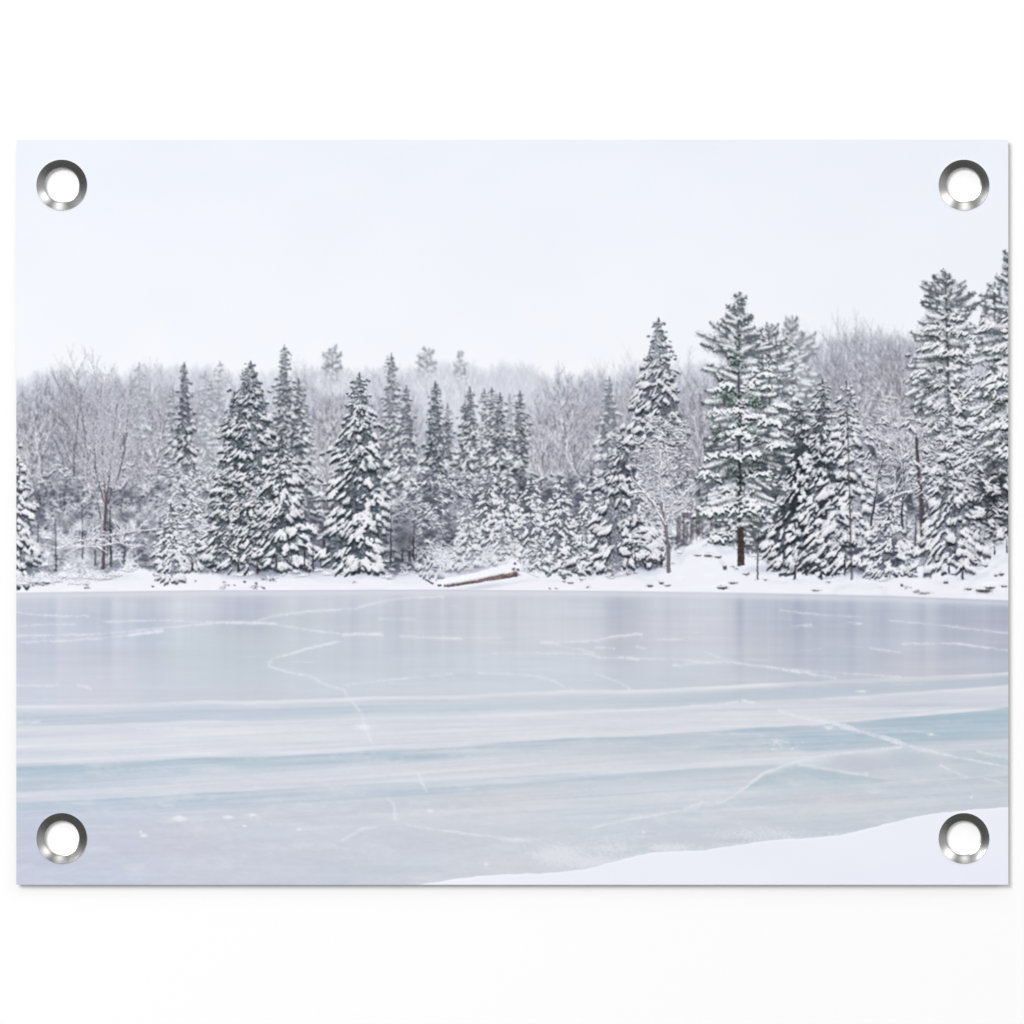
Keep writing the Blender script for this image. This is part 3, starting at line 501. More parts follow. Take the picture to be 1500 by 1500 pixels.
        fill(m * .85, A([233., 235, 244]) + (np.clip(dd / 26, 0, 1) * 9 - np.exp(-((dd - 9) / 6) ** 2) * 9)[..., None] + (smooth_noise(H, W, 6, 22, sd) * 12)[..., None], shore)
    # ---------------- log and stones
    fill(np.exp(-(((XX - 700) / 62) ** 2 + ((YY - (836 - (XX - 700) * .13)) / 7) ** 2)) * .75, (206, 209, 222)); fill(np.exp(-(((XX - 710) / 56) ** 2 + ((YY - (860 - (XX - 700) * .13)) / 4) ** 2)) * .55, (188, 190, 206))
    o = K.motif('printed_log', 'snow topped brown log lying across the snow shore')
    draw_segs(poly([(650, 857), (690, 851), (757, 840)], 5, 7.5, .3), (134, 114, 110), 1.5, o, cvar=18)
    draw_segs(poly([(655, 859), (690, 853.5), (757, 843)], 1.4, 2, .5), (104, 88, 90), .9, o, cvar=8)
    draw_segs(poly([(640, 853), (690, 845), (747, 831)], 8, 13, .6), (244, 245, 251), 1.8, o, cvar=3)
    draw_segs(poly([(650, 856), (690, 849), (740, 838)], 2, 2, .6), (206, 208, 220), .8, o, cvar=3)
    for x, y, r in [(750, 828, 9), (744, 833, 8), (757, 831, 6), (752, 823, 6)]: splat(x + rng.normal(0, r * .5, 300), y + rng.normal(0, r * .4, 300), A([241., 242, 249]) + rng.normal(0, 4, (300, 1)), 1, 1, o)
    for x, y, s in [(756, 841, 3), (752, 833, 2), (758, 834, 2), (754, 825, 1.6)]: splat(x + rng.normal(0, s * .6, 50), y + rng.normal(0, s * .5, 50), (98, 90, 94), .5, 1, o)
    draw_segs(poly([(622, 848), (634, 855)], 2, 2.5, .5), (92, 90, 98), 1, shore); draw_segs([(641, 857, 646, 857, 3)], (84, 82, 90), 1, shore)
    draw_segs(poly([(700, 851), (735, 846)], 1, 1, .4), (160, 160, 172), .7, shore)
    for x, y, w, h in [(1058, 860, 9, 3.2), (1073, 853, 7, 2), (1010, 868, 4, 1), (1022, 868, 4, 1), (1195, 864, 8, 1.6), (1440, 864, 14, 5), (1449, 860, 8, 3), (1418, 862, 6, 2), (1352, 868, 11, 2.2), (1340, 866, 5, 1.5), (952, 857, 5, 3), (968, 853, 4, 3), (977, 857, 5, 1.8), (835, 853, 5, 2), (826, 851, 3, 1.5), (1037, 813, 6, 3), (1052, 815, 5, 2.5), (1022, 813, 5, 1.6), (1443, 828, 3, 2.5), (1466, 840, 4, 3), (1458, 842, 3, 2.5), (1395, 840, 4, 2), (63, 856, 2.4, 1.6), (224, 858, 2, 2), (286, 850, 1.6, 1.6), (358, 851, 2, 3), (375, 853, 2, 3), (1092, 840, 5, 2), (1061, 830, 3, 6), (1320, 856, 2, 4), (1428, 820, 3, 2), (1470, 858, 6, 2), (1385, 852, 4, 3)]:
        o = K.motif('printed_stone') if w > 7 else shore
        n = int(w * h * 9) + 12
        splat(x + rng.normal(0, w * .42, n), y + rng.normal(0, h * .36, n) + rng.normal(0, w * .05, n), A([84., 80, 86]) + rng.normal(0, 20, (n, 1)), .55, 1, o)
        splat(x + rng.normal(0, w * .5, n // 2), y - h * .55 + rng.normal(0, h * .2, n // 2), (234, 235, 243), .7, 1, None)

    soften(1, slice(150, 690))
    v = K.img[150:662]; v += (v - blur(v, 2, 2)) * .10 + np.clip(v - blur(v, 9, 9), -60, 60) * .20 * (K.ids[150:662] > 0)[..., None]; v = K.img[300:664]; lum = v.mean(2, keepdims=True); k = (np.clip((np.arange(364) - 10) / 90, 0, 1)[:, None] * np.clip((K.ids[300:664] > 0) + np.clip((215 - lum[..., 0]) / 30, 0, 1), 0, 1))[..., None]
    v[:] = np.minimum(v + (lum - 178) * .13 * k, np.maximum(v, A([243., 244, 251])))
    paint_ice(ice_y)

def paint_ice(ice_y):
    ice = K.motif('printed_ice', 'frozen lake with white cracks and teal bands in the print')
    # mirrored, smeared woods
    src = blur(K.img[640 - Y0:862 - Y0].mean(2).mean(0, keepdims=True), 0, 3)[0]; wide = blur(src[None], 0, 90)[0]
    st = (src - wide) * .36
    man = curve([(20, 2), (34, -6), (60, -4), (72, -6), (85, 2), (105, -5), (160, -7), (175, 3), (190, -8), (230, -11), (243, 4), (268, 5), (285, -2), (330, -9), (380, -9), (420, 0), (500, 0), (540, -2), (570, -9), (640, -4), (680, -5), (700, -2), (750, -8), (765, 4), (820, 5), (870, 0), (890, -8), (925, -10), (960, -6), (1000, 4), (1050, 2), (1080, -9), (1095, -10), (1110, -4), (1150, -10), (1170, -16), (1195, -12), (1225, -14), (1250, -16), (1275, -6), (1300, -10), (1330, -5), (1360, -6), (1385, -17), (1415, -18), (1430, -8), (1455, -15), (1480, -15)])
    st = st + blur(man[None], 0, 4)[0] * .9 + smooth_noise(1, W, 1, 4, 41)[0] * 3 + smooth_noise(1, W, 1, 13, 42)[0] * 9
    fade = np.interp(YY, [862, 872, 885, 930, 985, 1030], [.0, .55, 1.0, .75, .3, 0])
    # base colour across the sheet
    u = ((XX - 24) / W)
    left = np.stack([np.interp(YY, [865, 900, 1000, 1100, 1180, 1240, 1300], v) for v in ([205, 194, 199, 205, 198, 196, 197], [210, 201, 206, 212, 207, 202, 204], [224, 218, 222, 226, 224, 221, 224])], -1)
    midc = np.stack([np.interp(YY, [865, 900, 1000, 1100, 1180, 1240, 1300], v) for v in ([206, 203, 206, 214, 208, 205, 204], [210, 208, 211, 216, 213, 210, 209], [221, 219, 221, 226, 223, 220, 219])], -1)
    right = np.stack([np.interp(YY, [865, 900, 1000, 1100, 1180, 1240, 1300], v) for v in ([200, 187, 194, 202, 201, 198, 198], [205, 192, 200, 209, 208, 206, 206], [218, 210, 214, 219, 218, 216, 216])], -1)
    a = np.clip(u * 2, 0, 1)[..., None]; b = np.clip(u * 2 - 1, 0, 1)[..., None]
    col = left * (1 - a) + (midc * (1 - b) + right * b) * a
    col = col + (st[None] * fade)[..., None] * A([1, .95, .75])
    col += (smooth_noise(H, W, 5, 120, 43) * 4 + smooth_noise(H, W, 16, 200, 44) * 5 + smooth_noise(H, W, 2.2, 40, 45) * 2.5)[..., None]
    col += (smooth_noise(H, W, 60, 120, 46) * 7)[..., None] * A([1, .1, -.2])
    # bands pushed across the sheet: (left, middle, right) heights, thickness, colour, strength
    wob = smooth_noise(1, W, 1, 90, 47)[0] * 3 + smooth_noise(1, W, 1, 26, 48)[0] * 1.2
    sh = ((PX - 24) * np.interp(YY, [980, 1030, 1110, 1180], [0, .034, .062, .05])).astype(int); big = H + 140
    slant = lambda sy, sx, sd: np.take_along_axis(smooth_noise(big, W, sy, sx, sd), np.clip((YY - Y0).astype(int) + sh, 0, big - 1), 0)
    st_m = np.clip((YY - 1010) / 30, 0, 1) * np.clip((1230 - YY) / 60, 0, 1)
    def band(pts, th, c, s, soft_top=3, soft_bot=8, sx=None):
        top = curve(pts) + wob; t = curve(th) if np.ndim(th) else np.full(W, float(th)); k = curve(sx) if sx is not None else np.ones(W)
        d = YY - top[None]
        m = np.clip(d / soft_top + .5, 0, 1) * np.clip((t[None] - d) / soft_bot + .5, 0, 1) * s * k[None]
        m *= np.clip(.8 + smooth_noise(H, W, 6, 150, int(pts[0][1])) * .9 + smooth_noise(H, W, 3, 50, int(pts[0][1]) + 1) * .4, 0, 1.15)
        col[:] += (A(c, float) - col) * np.clip(m, 0, 1)[..., None]
    band([(24, 1033), (500, 1022), (1000, 1006), (1240, 994), (1477, 985)], 6, (228, 229, 238), .85, 2, 5)
    band([(24, 1045), (500, 1035), (1000, 1017), (1240, 1005), (1477, 993)], [(24, 16), (500, 13), (1000, 12), (1477, 9)], (182, 200, 215), .8, 3, 5, [(24, .9), (500, .8), (900, .35), (1060, .8), (1477, .7)])
    band([(24, 1062), (500, 1052), (1000, 1033), (1240, 1020), (1477, 1003)], [(24, 52), (500, 44), (1000, 36), (1477, 28)], (220, 222, 232), .85, 3, 6)
    band([(24, 1062), (250, 1058), (500, 1053), (760, 1045), (1000, 1033), (1240, 1019), (1477, 1004)], 3, (231, 231, 240), .8, 3, 4, [(24, .3), (350, .5), (600, .5), (960, .9), (1200, .7), (1477, 1)])
    band([(24, 1101), (250, 1095), (450, 1086), (600, 1078)], 4, (200, 206, 219), .6, 4, 6, [(24, 1), (420, .8), (560, 0)])
    band([(24, 1110), (500, 1096), (1000, 1064), (1240, 1053), (1477, 1030)], 7, (226, 227, 236), .85, 3, 4)
    band([(24, 1122), (300, 1111), (500, 1103), (750, 1087), (1000, 1073), (1210, 1060), (1330, 1050), (1477, 1037)], [(24, 30), (300, 24), (500, 18), (750, 18), (1000, 24), (1210, 36), (1477, 42)], (174, 195, 210), .95, 2.5, 12, [(24, .95), (180, .9), (300, .75), (480, .75), (580, .95), (700, .5), (1000, .75), (1100, 1), (1477, 1.25)])
    band([(24, 1122), (500, 1102), (750, 1087), (1000, 1072), (1210, 1059), (1477, 1037)], 3, (166, 190, 206), .5, 2, 5)
    band([(24, 1160), (500, 1136), (1000, 1114), (1160, 1106), (1320, 1093), (1477, 1083)], [(24, 12), (500, 16), (1000, 12), (1477, 8)], (216, 219, 229), .8, 8, 8)
    band([(24, 1174), (300, 1162), (500, 1150), (1000, 1125), (1160, 1120)], [(24, 18), (500, 22), (1000, 10), (1160, 10)], (182, 199, 215), .85, 3, 10, [(24, .9), (300, 1), (600, .7), (1000, .7), (1150, .6), (1200, 0)])
    band([(500, 1167), (620, 1160), (750, 1150), (1000, 1126), (1150, 1118)], 3, (176, 198, 212), .8, 3, 5, [(24, 0), (500, 0), (620, 1), (720, .5), (850, .8), (1130, .5), (1170, 0)])
    col += ((slant(2, 220, 81) * 8 + slant(4, 300, 82) * 10 + slant(1.2, 130, 83) * 7) * st_m)[..., None] * A([1.15, .95, .75])
    top = curve([(1085, 1156), (1092, 1152), (1120, 1134), (1165, 1120), (1270, 1136), (1320, 1144)]); dd = (YY - top[None]); ln = curve([(1085, 0), (1095, 6), (1150, 30), (1230, 22), (1310, 0)])
    m = np.clip(dd / 3, 0, 1) * np.clip(1 - (dd - ln[None] * .5) / np.maximum(ln[None], 1), 0, 1) * ((PX > 1085) & (PX < 1312))[None]; col += (A([177., 197, 210]) - col) * (m * .8)[..., None]
    # blue lens and shelf on the right
    for x, y, rx, ry, t, c, s in [(1260, 1117, 52, 14, .05, (190, 198, 214), .8), (1330, 1110, 34, 15, .15, (187, 200, 214), .8), (1430, 1112, 60, 10, .1, (184, 198, 210), .7), (190, 1110, 60, 3, -.03, (198, 206, 220), .3), (370, 1115, 45, 14, 0, (178, 197, 211), .5), (575, 1106, 18, 8, .2, (175, 198, 212), .8), (350, 960, 120, 50, 0, (196, 206, 212), .55), (440, 900, 50, 30, 0, (194, 204, 210), .5)]:
        dx = XX - x; dy = YY - y - dx * t
        col[:] += (A(c, float) - col) * (np.exp(-((dx / rx) ** 2 + (dy / ry) ** 2) ** 1.5) * s)[..., None]
    near = np.clip((YY - 900) / 330, .25, 1)
    col += ((smooth_noise(H, W, 1.4, 7, 91) * 4 + smooth_noise(H, W, 4, 16, 92) * 4 + smooth_noise(H, W, 1.1, 1.6, 94) * 3) * near)[..., None] * A([1.1, 1, .9])
    fr = .8 * np.clip(smooth_noise(H, W, 14, 60, 95) + .6 * smooth_noise(H, W, 5, 22, 96) + .5 * smooth_noise(H, W, 2, 6, 97) - .12, 0, 1) * np.clip((YY - 1000) / 120, .15, 1); col += (A([224., 226, 234]) - col) * (fr * .8)[..., None]
    g = col.mean(2, keepdims=True); col[:] = g + (col - g) * .86 + 1
    mk = np.clip((YY - ice_y[None]) / 1.5 + .5, 0, 1)
    rim = np.exp(-((YY - ice_y[None] - 5) / 4) ** 2)[..., None] * .55; col += (A([222., 224, 234]) - col) * rim
    rim = np.exp(-((YY - ice_y[None] - 1) / 1.2) ** 2)[..., None] * .35; col += (A([196., 200, 214]) - col) * rim
    fill(mk, col, ice)
    # cracks
    def crack(pts, w=1.4, a=.5, w1=None, c=(231, 233, 241), jit=.9, twin=True):
        s = A(poly(pts, w, w1, jit, 4)); n = len(s); k = np.clip(.78 + .9 * (noise1(n, 5, rng) - .5) + rng.normal(0, .3, n), .08, 1.5)
        s[:, 4] *= np.clip(k + .2, .3, 1.5)
        for q in range(0, n, 2): draw_segs(s[q:q + 2], c, a * .74 * float(k[q:q + 2].mean()), ice, cvar=4)
        sw = s.copy(); sw[:, 4] = np.minimum(np.maximum(sw[:, 4] * 4, 2), 7); draw_segs(sw, c, a * .13, ice, cvar=3)
        L = n * 4
        if a > .3:                    # frost scuffs and short side cracks
            for _ in range(int(L / 26)):
                q = s[rng.integers(0, n)]; l = rng.uniform(3, 14); sg = rng.choice((-1, 1))
                draw_segs(poly([(q[0], q[1]), (q[0] + sg * l, q[1] + rng.normal(0, .18) * l)], .9, .4, .4, 3), c, a * rng.uniform(.15, .5), ice, cvar=3)
            m = int(L * 1.2); i = rng.integers(0, n, m)
            splat(s[i, 0] + rng.normal(0, 3.5, m), s[i, 1] + rng.normal(0, 1.3, m), c, a * .16, 1, ice, 2)
    for p, w, a in [([(24, 896), (60, 901), (130, 902)], 1.4, .55), ([(24, 917), (70, 914), (110, 914)], 1.2, .4), ([(24, 940), (95, 938), (160, 933), (235, 925)], 1.5, .6), ([(188, 930), (210, 926), (240, 923)], 2.6, .8), ([(24, 931), (150, 928), (260, 917), (330, 911), (372, 911)], 1.6, .55), ([(150, 910), (230, 908), (330, 911)], 1.3, .5), ([(330, 911), (352, 912), (405, 913)], 2.4, .8), ([(370, 911), (400, 902), (450, 895), (498, 892)], 1.8, .6), ([(498, 892), (525, 891)], 1.5, .5), ([(525, 889), (560, 880), (600, 875), (650, 873)], 1.6, .55), ([(372, 911), (405, 914), (450, 922), (500, 928), (562, 929)], 1.8, .65),
                    ([(498, 938), (450, 950), (400, 964), (392, 972)], 2.4, .7), ([(392, 973), (400, 977), (425, 985), (455, 990), (480, 1004), (502, 1009)], 2.4, .55), ([(502, 1009), (515, 1026), (527, 1042), (537, 1066), (545, 1090)], 3, .35), ([(24, 1003), (75, 1004), (86, 1001)], 1.8, .7), ([(112, 1003), (126, 1005), (134, 1009)], 2, .7), ([(24, 1058), (60, 1057)], 2, .6), ([(200, 1066), (240, 1066), (275, 1065)], 2.4, .5),
                    ([(500, 929), (560, 928)], 1.8, .7), ([(585, 931), (650, 934), (675, 935)], 1.5, .65), ([(640, 934), (735, 934)], 1.2, .45), ([(790, 941), (870, 938), (900, 931), (940, 928)], 1.8, .65), ([(795, 939), (830, 947), (870, 955)], 1.5, .45), ([(720, 956), (810, 956), (860, 957), (880, 963), (1000, 965)], 1.6, .5), ([(905, 962), (935, 965)], 2.4, .6), ([(500, 1003), (560, 996), (640, 989), (662, 986)], 2, .4), ([(700, 985), (760, 987), (800, 992), (840, 1011)], 1.7, .35), ([(870, 985), (910, 1000), (928, 1012)], 2, .35), ([(985, 974), (1000, 975)], 2, .6), ([(870, 948), (900, 949)], 2, .4), ([(930, 947), (945, 949)], 2.4, .4), ([(553, 906), (610, 906)], 1, .35), ([(962, 936), (1000, 936)], 1.2, .5),
                    ([(612, 1130), (618, 1146), (624, 1160)], 2, .6), ([(565, 1168), (577, 1178), (579, 1201)], 2, .55), ([(592, 1207), (640, 1214), (680, 1220), (760, 1229)], 1.8, .5), ([(500, 1231), (530, 1213), (552, 1210)], 1.8, .5), ([(860, 1213), (920, 1200), (1000, 1186), (1022, 1176), (1056, 1171)], 1.7, .6), ([(915, 1200), (940, 1196)], 2, .5),
                    ([(1000, 973), (1060, 968), (1080, 971), (1130, 977)], 2, .6), ([(1000, 966), (1040, 970), (1075, 970)], 1.8, .5), ([(1030, 953), (1050, 962), (1078, 970)], 1.6, .45), ([(1130, 977), (1180, 985), (1225, 993)], 2.8, .75), ([(1160, 980), (1230, 985), (1320, 991)], 1.3, .45), ([(1140, 893), (1200, 900), (1262, 903)], 1.3, .5), ([(1160, 917), (1190, 915)], 1.8, .65), ([(1240, 911), (1262, 913)], 1.5, .4), ([(1300, 908), (1400, 918), (1477, 927)], 1.2, .5), ([(1320, 942), (1400, 942), (1440, 947), (1477, 953)], 1.7, .65), ([(1273, 949), (1320, 955)], 1.9, .65),
                    ([(1085, 1025), (1103, 1029)], 3, .6), ([(1138, 1040), (1160, 1046), (1185, 1053)], 4, .7), ([(1180, 1052), (1215, 1057), (1262, 1071), (1325, 1089)], 6, .7), ([(1325, 1089), (1345, 1096), (1400, 1108), (1477, 1123)], 2.6, .65), ([(1160, 1116), (1200, 1106), (1260, 1100), (1320, 1094)], 2.4, .55), ([(1160, 1117), (1120, 1131), (1100, 1145), (1091, 1153)], 2.4, .65), ([(1091, 1153), (1060, 1173), (1030, 1181)], 2, .5), ([(1170, 1118), (1220, 1127), (1270, 1135)], 1.7, .5), ([(1268, 1129), (1268, 1136)], 1.5, .5), ([(1375, 1120), (1400, 1131), (1417, 1138)], 1.8, .5), ([(1430, 1100), (1460, 1106), (1477, 1109)], 2, .5), ([(1000, 1187), (1018, 1184), (1030, 1172)], 1.6, .4), ([(1240, 1021), (1275, 1023)], 3, .5), ([(1010, 1034), (1080, 1028)], 2, .5), ([(360, 1155), (420, 1150)], 1.5, .2), ([(1440, 1140), (1470, 1146)], 1.5, .4)]:
        crack(p, w, a)
    for _ in range(70):       # hairlines
        x = rng.uniform(24, 1450); y = rng.uniform(885, 1240); l = rng.uniform(8, 60); t = rng.normal(0, .07)
        crack([(x, y), (x + l, y + l * t)], rng.uniform(.5, 1), rng.uniform(.1, .26))
    for x, y, rx, ry in [(264, 1199, 13, 3.6), (262, 1196, 6, 2.5), (334, 1196, 8, 3.6), (369, 1193, 6.5, 2.8), (211, 1223, 6, 3), (206, 1218, 2.5, 2), (358, 1209, 4, 2), (438, 1214, 4, 2), (532, 1064, 12, 6), (1259, 913, 4, 1), (1422, 1167, 2.2, 2), (1132, 1097, 5, 1), (1160, 1096, 3, 1), (1213, 1066, 5, 2), (1363, 1075, 5, 2), (630, 1187, 5, 2.5), (712, 1265, 3, 3), (942, 1218, 2, 3), (1262, 1012, 8, 2)]:
        n = int(rx * ry * 8) + 10
        splat(x + rng.normal(0, rx * .5, n), y + rng.normal(0, ry * .42, n), (236, 238, 245), .42, 1, ice)
    for x, y, rx, ry, n, s in [(820, 1250, 42, 16, 1500, .3), (870, 1262, 60, 12, 1200, .3), (900, 1240, 40, 14, 500, .25), (760, 1229, 30, 3, 200, .3), (1110, 1220, 70, 8, 500, .3), (1140, 1085, 14, 5, 60, .3), (1215, 1064, 12, 3, 40, .4), (1140, 1088, 30, 5, 40, .3), (980, 1240, 40, 6, 400, .35)]:
        x = x + rng.normal(0, rx * .5, n); y = y + rng.normal(0, ry * .5, n); k = rng.uniform(1, 5, n)
        s_ = np.stack([x - k, y + k * rng.normal(0, .3, n), x, y, np.full(n, .8)], 1); draw_segs(s_, (226, 228, 236), s, ice, cvar=6)
    for _ in range(260):
        x = rng.uniform(24, 1477); y = rng.uniform(1170, 1290); splat(x + rng.normal(0, .8, 5), y + rng.normal(0, .5, 5), (226, 229, 237), rng.uniform(.05, .25), 1, ice)
    soften(1, slice(660, H))
    # snow in the near corner
    bank = K.motif('printed_snow_bank', 'smooth white snow bank in the lower right corner of the print')
    e = curve([(20, 1420), (560, 1310), (612, 1295), (680, 1284), (740, 1279.5), (800, 1278), (860, 1272), (910, 1258), (950, 1248), (990, 1246), (1030, 1245), (1090, 1235), (1140, 1229), (1230, 1223), (1300, 1205), (1350, 1193), (1400, 1187), (1480, 1181)])
    e = blur(e[None], 0, 8)[0] + smooth_noise(1, W, 1, 9, 51)[0] * 1.3
    d = YY - e[None]
    cc = A([240., 242, 251])[None, None] + (smooth_noise(H, W, 40, 120, 52) * 3)[..., None] - np.clip(d / 120, 0, 1)[..., None] * A([4, 3, 1]) + np.exp(-(d / 3) ** 2)[..., None] * 3
    fill(np.clip(d / 1.6 + .5, 0, 1), cc, bank)
    x = rng.uniform(900, 1250, 500); y = np.interp(x, PX, e) - np.abs(rng.normal(0, 3, 500)); splat(x, y, (236, 238, 247), .5, 1, ice)
    K.img[:] = np.clip(K.img, 0, 255)

paint()

# ==== the poster, its eyelets, the wall, lamps and camera ======================
import bpy, bmesh
from mathutils import Vector
U = .40 / 1453                      # metres per print dot (the sheet is 40 x 30 cm)
GAP = .0031                         # sheet front stands this far off the wall
EXPO = 1.165                         # light that falls on the sheet; the ink colours are divided by it
HOLES = [(90.5, 271), (1412, 271), (90.5, 1228), (1412, 1228)]
R_OUT, R_HOLE, R_CUT = 37.0, 24.9, 34.0
S = bpy.context.scene; col = S.collection
wx = lambda x: (x - 750) * U
wz = lambda y: (750 - y) * U

def link(name, me, parent=None, mat=None):
    o = bpy.data.objects.new(name, me); col.objects.link(o)
    if parent is not None: o.parent = parent
    if mat is not None: me.materials.append(mat)
    return o

def material(name, base, rough=.5, metal=0.0, spec=.3):
    m = bpy.data.materials.new(name); m.use_nodes = True; n = m.node_tree.nodes; b = n['Principled BSDF']
    b.inputs['Base Color'].default_value = (*base, 1); b.inputs['Roughness'].default_value = rough
    b.inputs['Metallic'].default_value = metal; b.inputs['Specular IOR Level'].default_value = spec
    return m, n, m.node_tree.links, b

def add_bump(n, l, b, scale, strength, dist):
    tc = n.new('ShaderNodeTexCoord'); t = n.new('ShaderNodeTexNoise'); t.inputs['Scale'].default_value = scale; t.inputs['Detail'].default_value = 4
    u = n.new('ShaderNodeBump'); u.inputs['Strength'].default_value = strength; u.inputs['Distance'].default_value = dist
    l.new(tc.outputs['Object'], t.inputs['Vector']); l.new(t.outputs['Fac'], u.inputs['Height']); l.new(u.outputs['Normal'], b.inputs['Normal'])
    return t

ink, n, l, b = material('printed ink', (.8, .8, .8), .62, 0, .08)
at = n.new('ShaderNodeAttribute'); at.attribute_name = 'ink'; l.new(at.outputs['Color'], b.inputs['Base Color'])
add_bump(n, l, b, 900, .03, .0002)
vinyl, n, l, b = material('white polypropylene', (.60, .60, .61), .5, 0, .2); add_bump(n, l, b, 600, .05, .0002)
steel, n, l, b = material('nickel plated steel', (.66, .66, .65), .2, 1.0, .5)
t = add_bump(n, l, b, 500, .04, .0003)
cr = n.new('ShaderNodeMapRange'); cr.inputs['To Min'].default_value = .16; cr.inputs['To Max'].default_value = .27; l.new(t.outputs['Fac'], cr.inputs['Value']); l.new(cr.outputs['Result'], b.inputs['Roughness'])
paintw, n, l, b = material('white wall paint', (.87, .87, .87), .8, 0, .1); add_bump(n, l, b, 180, .03, .0004)

# ---- wall
bm = bmesh.new()
vs = [bm.verts.new(p) for p in ((-1.6, GAP, -1.2), (1.6, GAP, -1.2), (1.6, GAP, 1.2), (-1.6, GAP, 1.2), (-1.6, GAP + .06, -1.2), (1.6, GAP + .06, -1.2), (1.6, GAP + .06, 1.2), (-1.6, GAP + .06, 1.2))]
for f in ((0, 1, 2, 3), (5, 4, 7, 6), (4, 0, 3, 7), (1, 5, 6, 2), (3, 2, 6, 7), (4, 5, 1, 0)): bm.faces.new([vs[i] for i in f])
me = bpy.data.meshes.new('wall'); bm.to_mesh(me); bm.free()
wall = link('wall', me, None, paintw); wall['kind'] = 'structure'

# ---- poster root
poster = bpy.data.objects.new('garden_poster', None); col.objects.link(poster); poster.location = (0, 0, wz(1296)); poster.empty_display_size = .05
poster['label'] = 'landscape poster of a frozen lake and snowy forest with steel corner eyelets on white wall'
poster['category'] = 'poster'
ZO = -wz(1296)                      # children are placed from the poster's lower edge

# ---- sheet body: plate with four round holes
def sheet_mesh():
    bm = bmesh.new(); ed = []
    def loop(pts):
        v = [bm.verts.new((x, .0002, z + ZO)) for x, z in pts]
        for i in range(len(v)): ed.append(bm.edges.new((v[i], v[(i + 1) % len(v)])))
    x0, x1, z0, z1 = wx(X0), wx(X0 + W), wz(Y0 + H), wz(Y0); r = .0006
    loop([(x0 + r, z0), (x1 - r, z0), (x1, z0 + r), (x1, z1 - r), (x1 - r, z1), (x0 + r, z1), (x0, z1 - r), (x0, z0 + r)])
    for hx, hy in HOLES: loop([(wx(hx) + R_CUT * U * math.cos(a), wz(hy) + R_CUT * U * math.sin(a)) for a in np.linspace(0, 2 * math.pi, 65)[:-1]])
    bmesh.ops.triangle_fill(bm, use_beauty=True, use_dissolve=False, edges=ed)
    g = bmesh.ops.extrude_face_region(bm, geom=bm.faces[:])
    bmesh.ops.translate(bm, verts=[v for v in g['geom'] if isinstance(v, bmesh.types.BMVert)], vec=(0, .0008, 0))
    bmesh.ops.recalc_face_normals(bm, faces=bm.faces[:])
    me = bpy.data.meshes.new('sheet'); bm.to_mesh(me); bm.free(); return me
sheet = link('sheet', sheet_mesh(), poster, vinyl)

# ---- the print: every motif is its own patch of ink lying on the sheet
def lin(c):
    c = c / 255.; return np.where(c <= .04045, c / 12.92, ((c + .055) / 1.055) ** 2.4)
rgb = lin(K.img) / EXPO
gx = np.linspace(wx(X0), wx(X0 + W), W); gz = np.linspace(wz(Y0), wz(Y0 + H), H)
fid = K.ids[:-1, :-1].copy()
fcx = (np.arange(W - 1) + X0 + .5)[None]; fcy = (np.arange(H - 1) + Y0 + .5)[:, None]
for hx, hy in HOLES: fid[(fcx - hx) ** 2 + (fcy - hy) ** 2 < (R_CUT + 1.7) ** 2] = -1

def patch(name, k, label):
    fy, fx = np.nonzero(fid == k)
    if not fy.size: return None
    q = np.stack([fy * W + fx, (fy + 1) * W + fx, (fy + 1) * W + fx + 1, fy * W + fx + 1], 1).astype(np.int64)
    u, inv = np.unique(q.ravel(), return_inverse=True); ui, uj = u // W, u % W
    me = bpy.data.meshes.new(name); me.vertices.add(u.size); me.loops.add(q.size); me.polygons.add(fy.size)
    co = np.stack([gx[uj], np.zeros(u.size), gz[ui] + ZO], 1).astype(np.float32)
    me.vertices.foreach_set('co', co.ravel()); me.loops.foreach_set('vertex_index', inv.ravel().astype(np.int32))
    me.polygons.foreach_set('loop_start', (np.arange(fy.size) * 4).astype(np.int32))
    a = me.attributes.new('ink', 'FLOAT_COLOR', 'POINT')
    a.data.foreach_set('color', np.concatenate([rgb[ui, uj], np.ones((u.size, 1))], 1).astype(np.float32).ravel())
    me.update(calc_edges=True)
    o = link(name, me, sheet, ink)
    if label: o['label'] = label
    return o
for k, name in enumerate(K.names): patch(name, k, K.labels[k])

# ---- eyelets: pressed rings, flared towards the front, barrel down to the wall
mm = .001
PROF = [(9.75, .02), (10.22, .02), (10.26, .12), (10.24, .30), (10.17, .42), (9.3, -.04), (8.6, -.45), (7.9, -.88), (7.3, -1.25), (7.12, -1.35), (7.02, -1.37), (6.92, -1.42), (6.87, -1.5), (6.86, -1.6), (6.86, -2.8), (7.3, -3.08), (8.2, -3.08), (8.3, -2.9), (7.5, -2.5), (7.4, -1.6)]
SHARP = (1, 4, 14)                  # rings where the pressed metal has an edge
def eyelet_mesh():
    bm = bmesh.new(); N = 96; rings = []
    for r, d in PROF: rings.append([bm.verts.new((r * mm * math.cos(2 * math.pi * i / N), -d * mm, r * mm * math.sin(2 * math.pi * i / N))) for i in range(N)])
    for a, c in zip(rings, rings[1:]):
        for i in range(N): bm.faces.new((a[i], a[(i + 1) % N], c[(i + 1) % N], c[i]))
    for k in SHARP:
        for i in range(N): bm.edges.get((rings[k][i], rings[k][(i + 1) % N])).smooth = False
    bmesh.ops.recalc_face_normals(bm, faces=bm.faces[:])
    for f in bm.faces: f.smooth = True
    me = bpy.data.meshes.new('eyelet'); bm.to_mesh(me); bm.free(); me.materials.append(steel); return me
em = eyelet_mesh(); first = None
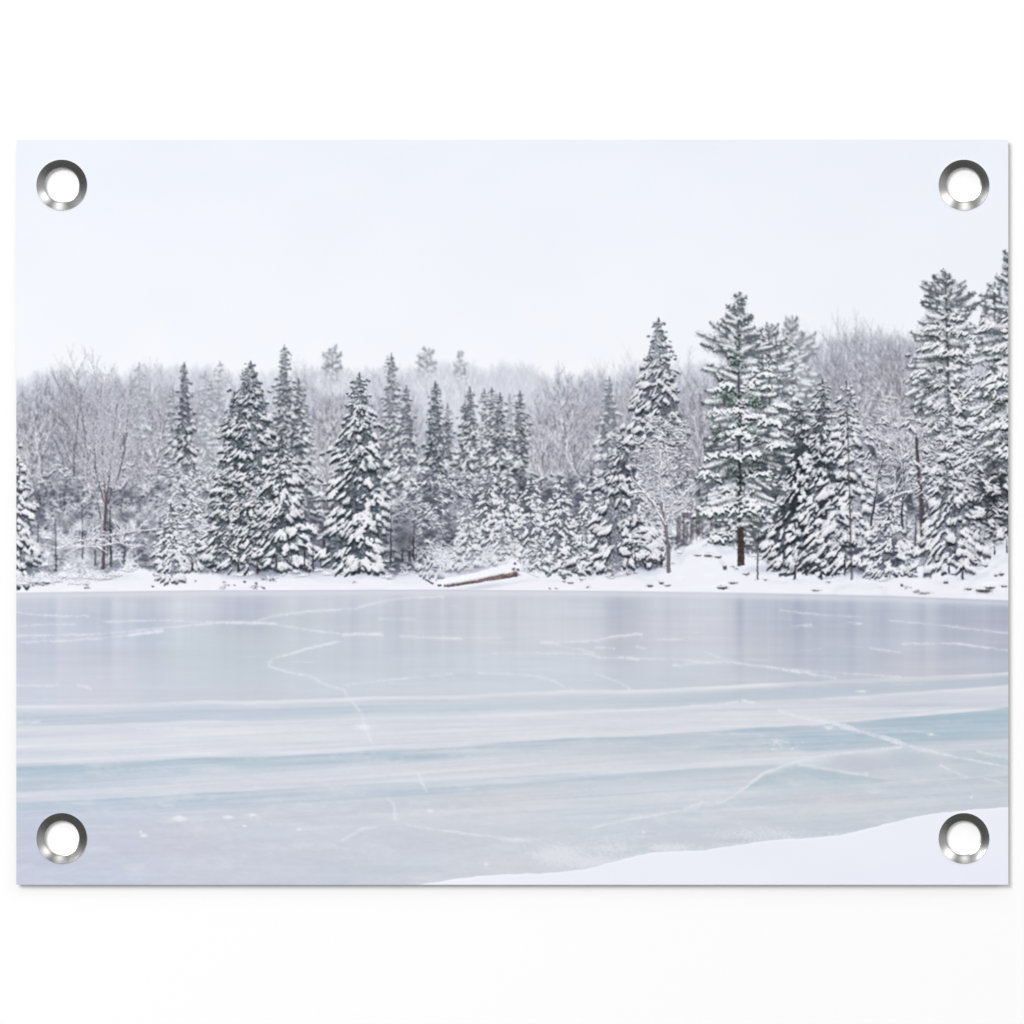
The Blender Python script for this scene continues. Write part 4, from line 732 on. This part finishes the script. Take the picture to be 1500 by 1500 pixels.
for (hx, hy), where in zip(HOLES, ('upper left', 'upper right', 'lower left', 'lower right')):
    if first is None: o = first = bpy.data.objects.new('eyelet', em)
    else: o = first.copy()
    col.objects.link(o); o.parent = poster; o.location = (wx(hx), 0, wz(hy) + ZO); o['label'] = 'shiny steel eyelet in the %s corner of the poster' % where

# ---- studio surroundings: an even pale room, brighter above and to the right, dim below left
w = bpy.data.worlds.new('World'); S.world = w; w.use_nodes = True; n = w.node_tree.nodes; l = w.node_tree.links
bg = n['Background']; tc = n.new('ShaderNodeTexCoord')
def mth(op, a, c, clamp=False):
    m = n.new('ShaderNodeMath'); m.operation = op; m.use_clamp = clamp
    for i, v in enumerate((a, c)):
        if isinstance(v, (int, float)): m.inputs[i].default_value = v
        else: l.new(v, m.inputs[i])
    return m.outputs[0]
def lobe(d, p, s):
    v = n.new('ShaderNodeVectorMath'); v.operation = 'DOT_PRODUCT'; v.inputs[1].default_value = Vector(d).normalized(); l.new(tc.outputs['Generated'], v.inputs[0])
    return mth('MULTIPLY', mth('POWER', mth('MAXIMUM', v.outputs['Value'], 0.0), p), s)
WORLD = [((0, -1, 0), 10, 2.15), ((.68, -.41, .58), 34, 2.6), ((.04, -.41, .91), 44, 2.0), ((.9, -.41, .1), 8, .36), ((-.65, -.41, .65), 12, .34)]
tot = .085
for d, p, s in WORLD: tot = mth('ADD', tot, lobe(d, p, s))
l.new(tot, bg.inputs['Strength']); bg.inputs['Color'].default_value = (1, 1, 1, 1)

def area(name, loc, size, power):
    d = bpy.data.lights.new(name, 'AREA'); d.shape = 'DISK'; d.size = size; d.energy = power
    o = bpy.data.objects.new(name, d); col.objects.link(o); o.location = loc
    o.rotation_euler = (Vector((0, 0, 0)) - Vector(loc)).to_track_quat('-Z', 'Y').to_euler(); return o
area('softbox', (-2.35, -4.9, 2.35), 3.0, 250)

cam = bpy.data.cameras.new('camera'); co = bpy.data.objects.new('camera', cam); col.objects.link(co)
D = 2.2; co.location = (0, -D, 0); co.rotation_euler = (math.radians(90), 0, 0)
cam.sensor_width = 36; cam.lens = 36 * D / (1500 * U); cam.clip_end = 50; S.camera = co
S.view_settings.view_transform = 'Standard'; S.view_settings.look = 'None'; S.view_settings.exposure = 0; S.view_settings.gamma = 1
